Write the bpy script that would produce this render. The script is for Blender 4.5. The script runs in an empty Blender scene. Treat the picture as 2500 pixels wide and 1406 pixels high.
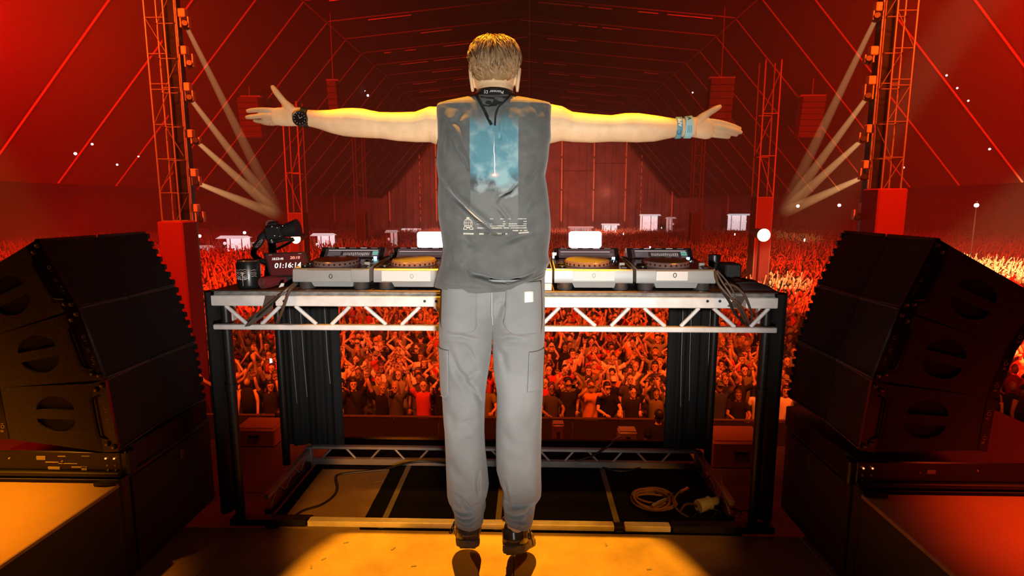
import bpy, bmesh, math, random
import numpy as np
from mathutils import Vector, Matrix, noise as mnoise

S = bpy.context.scene
COL = S.collection
random.seed(7)
R = math.radians

# ------------------------------------------------------------------ camera
FPX = 1390.0                    # focal length in pixels of the 2500x1406 frame
CAMZ = 1.41
HAZE = 0.0036
PITCH = math.atan2(203.0, FPX)
YAW = math.atan2(40.0, FPX)
cd = bpy.data.cameras.new('camera')
cam = bpy.data.objects.new('camera', cd)
COL.objects.link(cam)
cd.sensor_width = 36.0
cd.lens = 36.0 * FPX / 2500.0
cd.clip_start = 0.05
cd.clip_end = 400
cam.location = (0, 0, CAMZ)
cam.rotation_euler = (math.pi / 2 - PITCH, 0, YAW)
S.camera = cam
_CR = cam.rotation_euler.to_matrix()


def ray(px, py):
    return _CR @ Vector(((px - 1250.0) / FPX, -(py - 703.0) / FPX, -1.0))


def at(px, py, Y):
    """point of the pixel's direction at distance Y in front of the camera"""
    d = ray(px, py)
    t = Y / d.y
    return Vector((d.x * t, Y, CAMZ + d.z * t))


def onz(px, py, z):
    """point of the pixel's direction on the horizontal plane z"""
    d = ray(px, py)
    t = (z - CAMZ) / d.z
    return Vector((d.x * t, d.y * t, z))


# ------------------------------------------------------------------ view, world
S.view_settings.view_transform = 'Standard'
S.view_settings.look = 'None'
S.view_settings.exposure = 0.0
S.view_settings.gamma = 1.0
S.view_settings.use_curve_mapping = False
S.cycles.max_bounces = 5
S.cycles.diffuse_bounces = 2
S.cycles.glossy_bounces = 2
W = bpy.data.worlds.new('world')
S.world = W
W.use_nodes = True
W.node_tree.nodes['Background'].inputs[0].default_value = (0.02, 0.0012, 0.0012, 1)
W.node_tree.nodes['Background'].inputs[1].default_value = 0.35


# ------------------------------------------------------------------ lights
def spot(name, loc, target, energy, color, angle, blend=0.5, radius=0.1):
    l = bpy.data.lights.new(name, 'SPOT')
    l.energy = energy
    l.color = color
    l.spot_size = R(angle)
    l.spot_blend = blend
    l.shadow_soft_size = radius
    o = bpy.data.objects.new(name, l)
    COL.objects.link(o)
    o.location = loc
    o.rotation_euler = (Vector(target) - Vector(loc)).to_track_quat('-Z', 'Y').to_euler()
    return o


def point(name, loc, energy, color, radius=0.2):
    l = bpy.data.lights.new(name, 'POINT')
    l.energy = energy
    l.color = color
    l.shadow_soft_size = radius
    o = bpy.data.objects.new(name, l)
    COL.objects.link(o)
    o.location = loc
    return o


# photographer's flash by the lens: a soft-edged cone on the man and the table
fl_ = spot('flash_light', (0.12, -0.25, 0.98), (-0.13, 2.0, 1.12), 330, (1.0, 0.965, 0.91), 64, 0.9, 0.05)
fl_.scale = (1.0, 0.74, 1.0)
# amber lamps in the stage roof: pool on the floor, hair, arms; plus two added deck fills
spot('amber_stage_spot', (-0.12, 2.62, 6.4), (-0.12, 1.84, 0.0), 6400, (1.0, 0.38, 0.012), 14.4, 0.06, 0.05)
spot('amber_deck_fill', (-0.95, -1.5, 2.2), (-0.78, 2.58, 0.0), 650, (1.0, 0.34, 0.02), 8.5, 0.5, 0.05)  # added lamp behind the camera, only to light the plywood panel
spot('amber_deck_fill', (1.15, -1.5, 2.2), (0.66, 2.52, 0.0), 260, (1.0, 0.36, 0.04), 6.5, 0.6, 0.05)  # added lamp behind the camera, only to brighten the coiled cable
spot('amber_hand_spot', (-2.6, 0.9, 4.8), (-1.0, 1.95, 1.70), 520, (1.0, 0.36, 0.02), 15, 0.8, 0.1)
spot('amber_hand_spot', (2.4, 0.9, 4.8), (0.75, 1.95, 1.66), 520, (1.0, 0.36, 0.02), 15, 0.8, 0.1)
# lamps over the two side risers
spot('amber_riser_spot', (-2.6, 0.7, 4.4), (-2.05, 1.45, 0.4), 2100, (1.0, 0.29, 0.006), 20, 0.7, 0.1)
spot('red_riser_spot', (2.8, 0.9, 4.4), (2.0, 1.45, 0.4), 1500, (1.0, 0.05, 0.004), 22, 0.8, 0.1)
# stage front wash: red and orange on the crowd
for sx in (-1, 1):
    spot('crowd_wash_light', (sx * 7.5, 6.0, 8.0), (sx * 4.0, 22, -3.5), 13000, (1.0, 0.08, 0.006), 75, 0.8, 0.5)
    spot('crowd_wash_light', (sx * 11.0, 9.0, 9.5), (sx * 12.0, 45, -3.5), 23000, (1.0, 0.085, 0.006), 56, 0.9, 0.5)
spot('crowd_wash_light', (0.0, 5.0, 9.0), (0.0, 14.0, -3.2), 9500, (1.0, 0.13, 0.012), 70, 0.8, 0.5)
# hot white-amber lamps on patches of the crowd
spot('crowd_hot_light', (17.0, 12.0, 8.5), (30.5, 39.0, -3.0), 260000, (1.0, 0.62, 0.22), 14, 0.7, 0.3)
spot('crowd_hot_light', (9.0, 9.0, 8.5), (13.4, 31.5, -2.7), 70000, (1.0, 0.60, 0.22), 9, 0.6, 0.2)
spot('crowd_hot_light', (12.0, 12.0, 9.0), (36.0, 78.0, -3.0), 90000, (1.0, 0.60, 0.22), 5, 0.7, 0.3)
spot('crowd_hot_light', (-13.0, 12.0, 6.0), (-27.0, 30.0, -2.0), 60000, (1.0, 0.42, 0.06), 14, 0.9, 0.3)
# red lamps at both sides of the tent, turned away from the stage
for sx in (-1, 1):
    spot('red_side_lamp', (sx * 11.5, 11.0, 5.0), (sx * 19.0, 20.0, 10.0), 85000, (1.0, 0.004, 0.0015), 110, 0.9, 0.5)
    spot('red_side_lamp', (sx * 13.0, 14.0, -1.5), (sx * 20.0, 26.0, -1.0), 60000, (1.0, 0.012, 0.002), 110, 0.9, 0.5)
    spot('red_end_lamp', (sx * 10.0, 74.0, 3.0), (sx * 8.0, 104.0, 1.0), 22000, (1.0, 0.20, 0.12), 90, 0.8, 0.5)


# ------------------------------------------------------------------ materials
MATS = {}


def mat(name, color, rough=0.6, metal=0.0, var=0.0, scale=8.0, bump=0.0, bscale=60.0, emit=None, estr=1.0,
        color2=None, spec=0.5, coat=0.0, trans=0.0, alpha=1.0, sheen=0.0):
    if name in MATS:
        return MATS[name]
    m = bpy.data.materials.new(name)
    m.use_nodes = True
    nt = m.node_tree
    b = nt.nodes['Principled BSDF']
    c = (color[0], color[1], color[2], 1)
    b.inputs['Base Color'].default_value = c
    b.inputs['Roughness'].default_value = rough
    b.inputs['Metallic'].default_value = metal
    b.inputs['Specular IOR Level'].default_value = spec
    if coat:
        b.inputs['Coat Weight'].default_value = coat
    if trans:
        b.inputs['Transmission Weight'].default_value = trans
    if sheen:
        b.inputs['Sheen Weight'].default_value = sheen
    if alpha < 1:
        b.inputs['Alpha'].default_value = alpha
    if var or color2 or bump:
        tc = nt.nodes.new('ShaderNodeTexCoord')
    if var or color2:
        n = nt.nodes.new('ShaderNodeTexNoise')
        n.inputs['Scale'].default_value = scale
        n.inputs['Detail'].default_value = 6
        nt.links.new(tc.outputs['Object'], n.inputs['Vector'])
        r = nt.nodes.new('ShaderNodeValToRGB')
        r.color_ramp.elements[0].position = 0.35
        r.color_ramp.elements[1].position = 0.68
        c2 = color2 if color2 else tuple(min(1, x * (1 + var)) for x in color)
        c1 = color if color2 else tuple(x * (1 - var) for x in color)
        r.color_ramp.elements[0].color = (*c1, 1)
        r.color_ramp.elements[1].color = (*c2, 1)
        nt.links.new(n.outputs['Fac'], r.inputs['Fac'])
        nt.links.new(r.outputs['Color'], b.inputs['Base Color'])
    if bump:
        n2 = nt.nodes.new('ShaderNodeTexNoise')
        n2.inputs['Scale'].default_value = bscale
        n2.inputs['Detail'].default_value = 4
        nt.links.new(tc.outputs['Object'], n2.inputs['Vector'])
        bp = nt.nodes.new('ShaderNodeBump')
        bp.inputs['Strength'].default_value = bump
        bp.inputs['Distance'].default_value = 0.01
        nt.links.new(n2.outputs['Fac'], bp.inputs['Height'])
        nt.links.new(bp.outputs['Normal'], b.inputs['Normal'])
    if emit:
        b.inputs['Emission Color'].default_value = (*emit, 1)
        b.inputs['Emission Strength'].default_value = estr
    MATS[name] = m
    return m


# ------------------------------------------------------------------ mesh building
class MB:
    def __init__(s):
        s.v = []
        s.f = []
        s.mi = []
        s.cur = 0

    def add(s, vs, fs, mi=None):
        o = len(s.v)
        s.v.extend([tuple(v) for v in vs])
        m = s.cur if mi is None else mi
        for f in fs:
            s.f.append(tuple(i + o for i in f))
            s.mi.append(m)
        return s

    def box(s, c, d, rot=None, mi=None, bev=0.0):
        hx, hy, hz = d[0] / 2, d[1] / 2, d[2] / 2
        if bev:
            b = min(bev, hx * 0.9, hy * 0.9, hz * 0.9)
            vs = []
            for z, k in ((-hz, b), (-hz + b, 0), (hz - b, 0), (hz, b)):
                x, y = hx - k, hy - k
                bb = b if k == 0 else b * 0.5
                vs += [(x, y - bb, z), (x - bb, y, z), (-x + bb, y, z), (-x, y - bb, z),
                       (-x, -y + bb, z), (-x + bb, -y, z), (x - bb, -y, z), (x, -y + bb, z)]
            fs = [tuple(range(7, -1, -1)), tuple(range(24, 32))]
            for r in range(3):
                for i in range(8):
                    j = (i + 1) % 8
                    fs.append((r * 8 + i, r * 8 + j, (r + 1) * 8 + j, (r + 1) * 8 + i))
        else:
            vs = [(-hx, -hy, -hz), (hx, -hy, -hz), (hx, hy, -hz), (-hx, hy, -hz),
                  (-hx, -hy, hz), (hx, -hy, hz), (hx, hy, hz), (-hx, hy, hz)]
            fs = [(3, 2, 1, 0), (4, 5, 6, 7), (0, 1, 5, 4), (1, 2, 6, 5), (2, 3, 7, 6), (3, 0, 4, 7)]
        M = Matrix.Translation(Vector(c))
        if rot is not None:
            M = M @ (rot.to_4x4() if isinstance(rot, Matrix) else rot)
        return s.add([M @ Vector(v) for v in vs], fs, mi)

    def bb(s, x0, x1, y0, y1, z0, z1, mi=None, bev=0.0):
        return s.box(((x0 + x1) / 2, (y0 + y1) / 2, (z0 + z1) / 2), (abs(x1 - x0), abs(y1 - y0), abs(z1 - z0)), None, mi, bev)

    def tube(s, pts, r, n=8, caps=True, mi=None, flat=1.0, up=None):
        pts = [Vector(p) for p in pts]
        rs = r if hasattr(r, '__len__') else [r] * len(pts)
        vs = []
        fs = []
        prev = None
        for i, p in enumerate(pts):
            if i == 0:
                t = pts[1] - p
            elif i == len(pts) - 1:
                t = p - pts[i - 1]
            else:
                t = pts[i + 1] - pts[i - 1]
            t = t.normalized() if t.length > 1e-9 else Vector((0, 0, 1))
            if prev is None:
                a = Vector(up) if up is not None else (Vector((0, 0, 1)) if abs(t.z) < 0.9 else Vector((1, 0, 0)))
            else:
                a = prev
            a = (a - t * a.dot(t)).normalized()
            prev = a
            b = t.cross(a)
            for k in range(n):
                an = 2 * math.pi * k / n
                vs.append(p + a * (math.cos(an) * rs[i]) + b * (math.sin(an) * rs[i] * flat))
        for i in range(len(pts) - 1):
            for k in range(n):
                k2 = (k + 1) % n
                fs.append((i * n + k, i * n + k2, (i + 1) * n + k2, (i + 1) * n + k))
        if caps:
            fs.append(tuple(range(n - 1, -1, -1)))
            fs.append(tuple(range((len(pts) - 1) * n, len(pts) * n)))
        return s.add(vs, fs, mi)

    def cyl(s, p0, p1, r0, r1=None, n=16, mi=None):
        return s.tube([p0, p1], [r0, r0 if r1 is None else r1], n, True, mi)

    def lathe(s, prof, c=(0, 0, 0), n=24, mi=None, axis=None):
        """prof: list of (radius, height); axis: matrix placing local z"""
        vs = []
        fs = []
        for (r, h) in prof:
            for k in range(n):
                a = 2 * math.pi * k / n
                vs.append(Vector((r * math.cos(a), r * math.sin(a), h)))
        for i in range(len(prof) - 1):
            for k in range(n):
                k2 = (k + 1) % n
                fs.append((i * n + k, i * n + k2, (i + 1) * n + k2, (i + 1) * n + k))
        fs.append(tuple(range(n - 1, -1, -1)))
        fs.append(tuple(range((len(prof) - 1) * n, len(prof) * n)))
        M = Matrix.Translation(Vector(c))
        if axis is not None:
            M = M @ axis.to_4x4()
        return s.add([M @ v for v in vs], fs, mi)

    def loft(s, rings, caps=True, mi=None, closed=True):
        n = len(rings[0])
        vs = [v for r in rings for v in r]
        fs = []
        for i in range(len(rings) - 1):
            for k in range(n if closed else n - 1):
                k2 = (k + 1) % n
                fs.append((i * n + k, i * n + k2, (i + 1) * n + k2, (i + 1) * n + k))
        if caps and closed:
            fs.append(tuple(range(n - 1, -1, -1)))
            fs.append(tuple(range((len(rings) - 1) * n, len(rings) * n)))
        return s.add(vs, fs, mi)

    def prism(s, poly, d, mi=None):
        """poly: list of 3D points, extruded by vector d"""
        d = Vector(d)
        p = [Vector(q) for q in poly]
        n = len(p)
        vs = p + [q + d for q in p]
        fs = [tuple(range(n - 1, -1, -1)), tuple(range(n, 2 * n))]
        for i in range(n):
            j = (i + 1) % n
            fs.append((i, j, n + j, n + i))
        return s.add(vs, fs, mi)

    def sphere(s, c, r, nu=12, nv=8, mi=None):
        r = r if hasattr(r, '__len__') else (r, r, r)
        c = Vector(c)
        vs = [c + Vector((0, 0, -r[2]))]
        for j in range(1, nv):
            ph = math.pi * j / nv
            for i in range(nu):
                th = 2 * math.pi * i / nu
                vs.append(c + Vector((r[0] * math.sin(ph) * math.cos(th), r[1] * math.sin(ph) * math.sin(th), -r[2] * math.cos(ph))))
        vs.append(c + Vector((0, 0, r[2])))
        fs = []
        for i in range(nu):
            fs.append((0, 1 + (i + 1) % nu, 1 + i))
        for j in range(nv - 2):
            for i in range(nu):
                a = 1 + j * nu + i
                b = 1 + j * nu + (i + 1) % nu
                fs.append((a, b, b + nu, a + nu))
        t = len(vs) - 1
        for i in range(nu):
            fs.append((t, 1 + (nv - 2) * nu + i, 1 + (nv - 2) * nu + (i + 1) % nu))
        return s.add(vs, fs, mi)

    def mesh(s, name, mats=(), smooth=False, fix=True):
        me = bpy.data.meshes.new(name)
        me.from_pydata(s.v, [], s.f)
        for m in (mats if isinstance(mats, (list, tuple)) else [mats]):
            me.materials.append(m)
        if max(s.mi, default=0):
            me.polygons.foreach_set('material_index', s.mi)
        if fix:
            bm = bmesh.new()
            bm.from_mesh(me)
            bmesh.ops.recalc_face_normals(bm, faces=bm.faces)
            bm.to_mesh(me)
            bm.free()
        if smooth:
            me.polygons.foreach_set('use_smooth', [True] * len(me.polygons))
            if smooth != 'all':
                me.set_sharp_from_angle(angle=R(38))
        me.update()
        return me

    def build(s, name, mats, parent=None, smooth=True, fix=True):
        o = bpy.data.objects.new(name, s.mesh(name, mats, smooth, fix))
        COL.objects.link(o)
        return under(o, parent)


def under(o, parent):
    if parent is not None:
        o.parent = parent
        if parent.parent is None:
            o.matrix_parent_inverse = Matrix.Translation(-Vector(parent.location))
    return o


def thing(name, loc, label, cat, group=None):
    o = bpy.data.objects.new(name, None)
    o.empty_display_size = 0.1
    COL.objects.link(o)
    o.location = loc
    return tag(o, label, cat, group)


def tag(o, label, cat, group=None):
    o['label'] = label
    o['category'] = cat
    if group:
        o['group'] = group
    return o


def struct(o, label=None):
    o['kind'] = 'structure'
    if label:
        o['label'] = label
    return o


def copy_tree(o, loc, label=None, rotz=0.0):
    c = o.copy()
    COL.objects.link(c)
    c.location = loc
    if rotz:
        c.rotation_euler.z = rotz
    if label:
        c['label'] = label
    for ch in o.children:
        d = ch.copy()
        COL.objects.link(d)
        d.parent = c
        for g in ch.children:
            e = g.copy()
            COL.objects.link(e)
            e.parent = d
    return c


def curve_pts(ctrl, n=8):
    """Catmull-Rom through control points"""
    c = [Vector(p) for p in ctrl]
    c = [c[0] * 2 - c[1]] + c + [c[-1] * 2 - c[-2]]
    out = []
    for i in range(1, len(c) - 2):
        for k in range(n):
            t = k / n
            p0, p1, p2, p3 = c[i - 1], c[i], c[i + 1], c[i + 2]
            out.append(0.5 * ((2 * p1) + (p2 - p0) * t + (2 * p0 - 5 * p1 + 4 * p2 - p3) * t * t + (3 * p1 - p0 - 3 * p2 + p3) * t ** 3))
    out.append(c[-2])
    return out


def text_mesh(name, body, size, mats, M, parent=None, extrude=0.0006, align='CENTER', sx=1.0, bold=0.0):
    cu = bpy.data.curves.new('t', 'FONT')
    cu.body = body
    cu.size = size
    cu.align_x = align
    cu.align_y = 'CENTER'
    cu.extrude = extrude
    cu.offset = bold
    cu.resolution_u = 3
    tmp = bpy.data.objects.new('t', cu)
    COL.objects.link(tmp)
    dg = bpy.context.evaluated_depsgraph_get()
    me = bpy.data.meshes.new_from_object(tmp.evaluated_get(dg))
    bpy.data.objects.remove(tmp)
    bpy.data.curves.remove(cu)
    me.name = name
    me.transform(M @ Matrix.Diagonal((sx, 1, 1, 1)))
    me.materials.clear()
    me.materials.append(mats)
    o = bpy.data.objects.new(name, me)
    COL.objects.link(o)
    return under(o, parent)


def facing(p, tilt=0.0, roll=0.0):
    """matrix for flat print facing the camera side (-Y), at p"""
    return Matrix.Translation(Vector(p)) @ Matrix.Rotation(roll, 4, 'Y') @ Matrix.Rotation(math.pi / 2 + tilt, 4, 'X')


M_black = mat('black_paint', (0.012, 0.011, 0.010), 0.55, var=0.3, scale=30)
M_blackmetal = mat('black_metal', (0.02, 0.019, 0.018), 0.38, metal=0.3)
M_blackcloth = mat('black_cloth', (0.008, 0.009, 0.009), 0.85, bump=0.2, bscale=300)
M_rubber = mat('black_rubber', (0.015, 0.014, 0.014), 0.45)
M_alu = mat('brushed_aluminium', (0.78, 0.76, 0.73), 0.5, metal=0.1, var=0.12, scale=14)
M_white = mat('white_print', (0.85, 0.85, 0.82), 0.6)
M_grey = mat('grey_plastic', (0.30, 0.30, 0.29), 0.5)
M_silver = mat('silver_plastic', (0.36, 0.37, 0.36), 0.42, metal=0.25, var=0.05)
M_chrome = mat('chrome', (0.8, 0.8, 0.8), 0.15, metal=1.0)

# ================================================================== STAGE FLOOR
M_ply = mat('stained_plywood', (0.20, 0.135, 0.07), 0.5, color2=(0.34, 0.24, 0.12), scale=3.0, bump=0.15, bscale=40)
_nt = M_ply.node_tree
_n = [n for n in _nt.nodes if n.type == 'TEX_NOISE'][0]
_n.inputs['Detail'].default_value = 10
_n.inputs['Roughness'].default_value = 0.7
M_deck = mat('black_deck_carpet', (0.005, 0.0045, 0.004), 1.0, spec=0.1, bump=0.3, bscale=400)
M_tape = mat('grey_gaffer_tape', (0.16, 0.14, 0.12), 0.7)
fl = MB()
fl.bb(-3.75, 3.6, -2.5, 2.30, -0.25, -0.018)
floor = struct(fl.build('floor', M_black, None, False))
xs = [-3.72, -2.49, -1.27, -0.052, 1.168, 2.388, 3.58]
for i in range(6):
    for (y0, y1) in ((-2.45, -0.14), (-0.136, 2.30)):
        MB().bb(xs[i] + 0.0015, xs[i + 1] - 0.0015, y0 + 0.001, y1 - 0.001, -0.018, 0.0, bev=0.002).build('plywood_sheet', M_ply, floor)
for (px, py) in ((790, 1365), (845, 1325), (760, 1385), (640, 1225), (1585, 1390), (1480, 1330), (960, 1340), (1010, 1382)):
    p = onz(px, py + 0, 0)
    if p.y < 2.28:
        MB().box((p.x, p.y, 0.0012), (0.02, 0.008, 0.002), Matrix.Rotation(random.random() * 3, 3, 'Z')).build('tape_scrap', M_tape, floor)

# deck under the table (its own panels with taped seams)
DX0, DX1, DY0, DY1 = -1.16, 0.93, 2.30, 3.28
dk = MB()
dk.bb(DX0, DX1, DY0, DY1, -1.5, -0.02)
riser = struct(dk.build('floor', M_black, None, False))
xa = onz(690, 1271, 0).x
xb = onz(886, 1274, 0).x
xc = onz(936, 1274, 0).x
xd = onz(1216, 1274, 0).x
xe = onz(1506, 1274, 0).x
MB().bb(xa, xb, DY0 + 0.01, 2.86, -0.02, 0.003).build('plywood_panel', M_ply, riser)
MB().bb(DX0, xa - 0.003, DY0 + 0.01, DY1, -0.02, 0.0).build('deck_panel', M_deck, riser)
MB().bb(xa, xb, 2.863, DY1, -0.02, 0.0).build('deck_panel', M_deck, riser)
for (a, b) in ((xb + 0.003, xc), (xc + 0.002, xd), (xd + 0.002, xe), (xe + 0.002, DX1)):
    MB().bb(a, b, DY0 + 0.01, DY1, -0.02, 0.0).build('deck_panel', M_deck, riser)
for xx in (xc, xd, xe):
    MB().bb(xx - 0.013, xx + 0.013, DY0 + 0.012, 2.93, 0.0001, 0.0016).build('seam_tape', M_tape, riser)
MB().bb(DX0, DX1, DY1 - 0.012, DY1 + 0.004, -0.03, 0.012).build('edge_trim', mat('ply_edge', (0.45, 0.30, 0.16), 0.5), riser)
MB().box((xb - 0.03, 2.73, 0.004), (0.045, 0.006, 0.003), Matrix.Rotation(0.3, 3, 'Z')).build('tape_scrap', M_tape, riser)

# lower stage between the booth and the pit
lo = MB()
lo.bb(-14, 14, 2.6, 6.7, -4.4, -1.5)
low = struct(lo.build('floor', M_black, None, False))
for i in range(14):
    for j in range(3):
        MB().bb(-14 + 2 * i + 0.004, -12 + 2 * i - 0.004, 2.75 + 1.3 * j, 2.75 + 1.3 * (j + 1) - 0.008, -1.5, -1.485).build('stage_plank', mat('stage_ply_red', (0.16, 0.10, 0.06), 0.55, var=0.4, scale=2.0), low)
ground = struct(MB().bb(-90, 90, 3.0, 106, -4.6, -4.4).build('ground', mat('trodden_ground', (0.05, 0.04, 0.03), 0.9, var=0.3, scale=2), None, False))

# ================================================================== DJ TABLE
TY = 2.33          # front plane of the table
TBY = 2.94         # back plane


def tp(px, py):
    return at(px, py, TY)


tab = thing('booth_table', (-0.13, 2.6, 0), 'long aluminium truss table with plywood top carrying the players behind the man', 'table')
zt = tp(1200, 712).z          # top of the board
zb = tp(1200, 724).z
x0 = tp(513, 712).x
x1 = tp(1902, 712).x
M_plyedge = mat('grey_ply_edge', (0.30, 0.29, 0.27), 0.7, var=0.3, scale=40)
MB().bb(x0, x1, TY + 0.004, TBY, zt - 0.004, zt, bev=0.0015).build('tabletop', mat('dark_table_laminate', (0.10, 0.07, 0.06), 0.45), tab)
for k in range(4):
    h = (zt - 0.004 - zb) / 4
    MB().bb(x0 + 0.015, x1 - 0.015, TY + (0.003 if k % 2 else 0.0), TBY - 0.01, zb + h * k + 0.0006, zb + h * (k + 1) - 0.0006).build('ply_layer', M_plyedge, tab)
# top chord in three lengths, bottom chord
ztc0 = tp(1200, 750).z
ztc1 = tp(1200, 724).z
for (a, b) in ((515, 647), (672, 1813), (1804, 1900)):
    if a == 1804:
        a = 1822
    MB().bb(tp(a, 737).x, tp(b, 737).x, TY - 0.002, TY + 0.045, ztc0, ztc1, bev=0.003).build('top_chord', M_alu, tab)
ch = bpy.context.scene.objects
MB().bb(tp(520, 803).x, tp(1898, 803).x, TY, TY + 0.03, tp(1200, 809).z, tp(1200, 796).z, bev=0.003).build('bottom_chord', M_alu, tab)
zdt = tp(1200, 751).z
zdb = tp(1200, 796).z
for k in range(9):
    a = 546 + 171.3 * k
    if a < 1890:
        MB().cyl((tp(a, 751).x, TY + 0.018, zdt), (tp(min(a + 52, 1890), 796).x, TY + 0.018, zdb), 0.0085, n=10).build('diagonal_brace', M_alu, tab)
    a = 680 + 171.6 * k
    if a < 1890:
        MB().cyl((tp(a, 751).x, TY + 0.018, zdt), (tp(a - 45, 796).x, TY + 0.018, zdb), 0.0085, n=10).build('diagonal_brace', M_alu, tab)
for px in (694, 1037, 1065, 1727, 1757):
    p = tp(px, 735)
    MB().cyl((p.x, TY - 0.004, p.z), (p.x, TY + 0.001, p.z), 0.006, n=10).build('bolt_hole', M_black, tab)
# back truss
for (za, zc) in ((ztc0, ztc1), (tp(1200, 809).z, tp(1200, 796).z)):
    MB().bb(x0 + 0.03, x1 - 0.03, TBY - 0.03, TBY - 0.005, za, zc, bev=0.003).build('back_chord', M_blackmetal, tab)
for sx, px in ((0, 566), (1, 1858)):
    xx = at(px, 960, TY + 0.06).x
    lg = MB().cyl((xx, TY + 0.06, 0.0), (xx, TY + 0.06, zb), 0.021, n=14).build('leg', M_blackmetal, tab)
    MB().cyl((xx, TY + 0.06, 0.60), (xx, TY + 0.06, 0.63), 0.026, n=14).build('collar', M_blackmetal, lg)
    xg = at(549 if sx == 0 else 1872, 770, TY + 0.1).x
    MB().bb(xg - 0.012 + (0.03 if sx == 0 else -0.03), xg + 0.012 + (0.03 if sx == 0 else -0.03), TY + 0.09, TY + 0.12, zdb - 0.03, ztc0).build('upright', M_alu, tab)
    xd_ = at(537 if sx == 0 else 1886, 960, TY + 0.12).x
    rings = []
    for zz in (0.0, 0.35, 0.7, zb):
        rings.append([(xd_ + 0.035 * math.cos(a) * (1 + 0.15 * math.sin(5 * a)), TY + 0.13 + 0.05 * math.sin(a) * (1 + 0.15 * math.cos(4 * a)), zz) for a in [2 * math.pi * i / 20 for i in range(20)]])
    MB().loft(rings).build('corner_drape', M_blackcloth, tab)
    xr = at(700 if sx == 0 else 1728, 960, TBY + 0.03).x
    MB().cyl((xr, TBY - 0.02, 0.0), (xr, TBY - 0.02, zb), 0.021, n=12).build('leg', M_blackmetal, tab)
# black drapes at the back
for (pa, pb) in ((682, 834), (1627, 1746)):
    a = at(pa, 930, TBY).x
    b = at(pb, 930, TBY).x
    z0 = at(750, 1086, TBY).z
    g0, g1 = [], []
    n = 60
    for i in range(n + 1):
        t = i / n
        xx = a + (b - a) * t
        yy = TBY + 0.012 * math.sin(t * 19) + 0.006 * math.sin(t * 47 + 1)
        g0.append((xx, yy, z0))
        g1.append((xx, yy * 1.0 + 0.004 * math.sin(t * 30), zb - 0.005))
    ring0 = g0 + [(x, y + 0.006, z) for (x, y, z) in reversed(g0)]
    ring1 = g1 + [(x, y + 0.006, z) for (x, y, z) in reversed(g1)]
    MB().loft([ring0, ring1]).build('back_drape', M_blackcloth, tab)
    for q in (0.25, 0.42, 0.8):
        xx = a + (b - a) * q
        MB().tube([(xx, TBY - 0.02, zb - 0.03), (xx + 0.004, TBY - 0.018, 0.62), (xx + 0.012, TBY - 0.018, 0.3 + 0.2 * q)], 0.0016, 5).build('hanging_cord', M_grey, tab)
# lower frame: back and side trusses, front rails
M_dkalu = mat('dull_aluminium', (0.36, 0.33, 0.31), 0.5, metal=0.45, var=0.15)
xl = at(760, 1120, TBY - 0.02).x
xr = at(1702, 1120, TBY - 0.02).x
zc1 = at(1200, 1090, TBY).z
zc0 = at(1200, 1118, TBY).z
zc00 = 0.006
MB().bb(xl, xr, TBY - 0.035, TBY - 0.005, zc0 - 0.035, zc0, bev=0.003).build('lower_chord', M_dkalu, tab)
MB().bb(xl, xr, TBY - 0.035, TBY - 0.005, zc1 - 0.012, zc1 + 0.004, bev=0.003).build('lower_chord', M_dkalu, tab)
for k in range(9):
    a = 815 + 117.5 * k
    for (pa, pb) in ((a, a - 27), (a + 31, a + 59)):
        if pb < 1690 and pa < 1690:
            MB().cyl((at(pa, 1090, TBY).x, TBY - 0.02, zc1 - 0.006), (at(pb, 1117, TBY).x, TBY - 0.02, zc0 - 0.01), 0.006, n=8).build('diagonal_brace', M_dkalu, tab)
for xx in (xl, xr):
    MB().bb(xx - 0.018, xx + 0.018, TBY - 0.06, TBY - 0.02, 0.0, zc1 + 0.006, bev=0.004).build('corner_post', M_dkalu, tab)
    MB().bb(xx - 0.012, xx + 0.012, TY + 0.06, TBY - 0.06, zc1 - 0.022, zc1 + 0.002, bev=0.003).build('side_chord', M_dkalu, tab)
    MB().bb(xx - 0.016, xx + 0.016, TY + 0.06, TBY - 0.06, 0.0, 0.035, bev=0.003).build('side_chord', M_blackmetal, tab)
    for q in range(3):
        ya = TY + 0.08 + q * 0.18
        MB().cyl((xx, ya, 0.03), (xx, ya + 0.08, zc1 - 0.02), 0.006, n=8).build('diagonal_brace', M_dkalu, tab)
        MB().cyl((xx, ya + 0.1, zc1 - 0.02), (xx, ya + 0.17, 0.03), 0.006, n=8).build('diagonal_brace', M_dkalu, tab)
zr0 = 0.001
for (a, b, m) in ((748, 1497, M_alu), (1523, 1633, M_alu)):
    MB().bb(onz(a, 1290, 0).x, onz(b, 1290, 0).x, 2.312, 2.352, zr0, 0.028, bev=0.003).build('front_rail', m, tab)
MB().bb(onz(556, 1290, 0).x, onz(745, 1290, 0).x, 2.308, 2.36, zr0, 0.032, bev=0.003).build('front_rail', M_blackmetal, tab)
MB().bb(onz(1637, 1290, 0).x, onz(1880, 1290, 0).x, 2.308, 2.36, zr0, 0.032, bev=0.003).build('front_rail', M_blackmetal, tab)
MB().bb(onz(1499, 1290, 0).x, onz(1521, 1290, 0).x, 2.315, 2.35, zr0, 0.024).build('rail_joint', M_blackmetal, tab)

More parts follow.
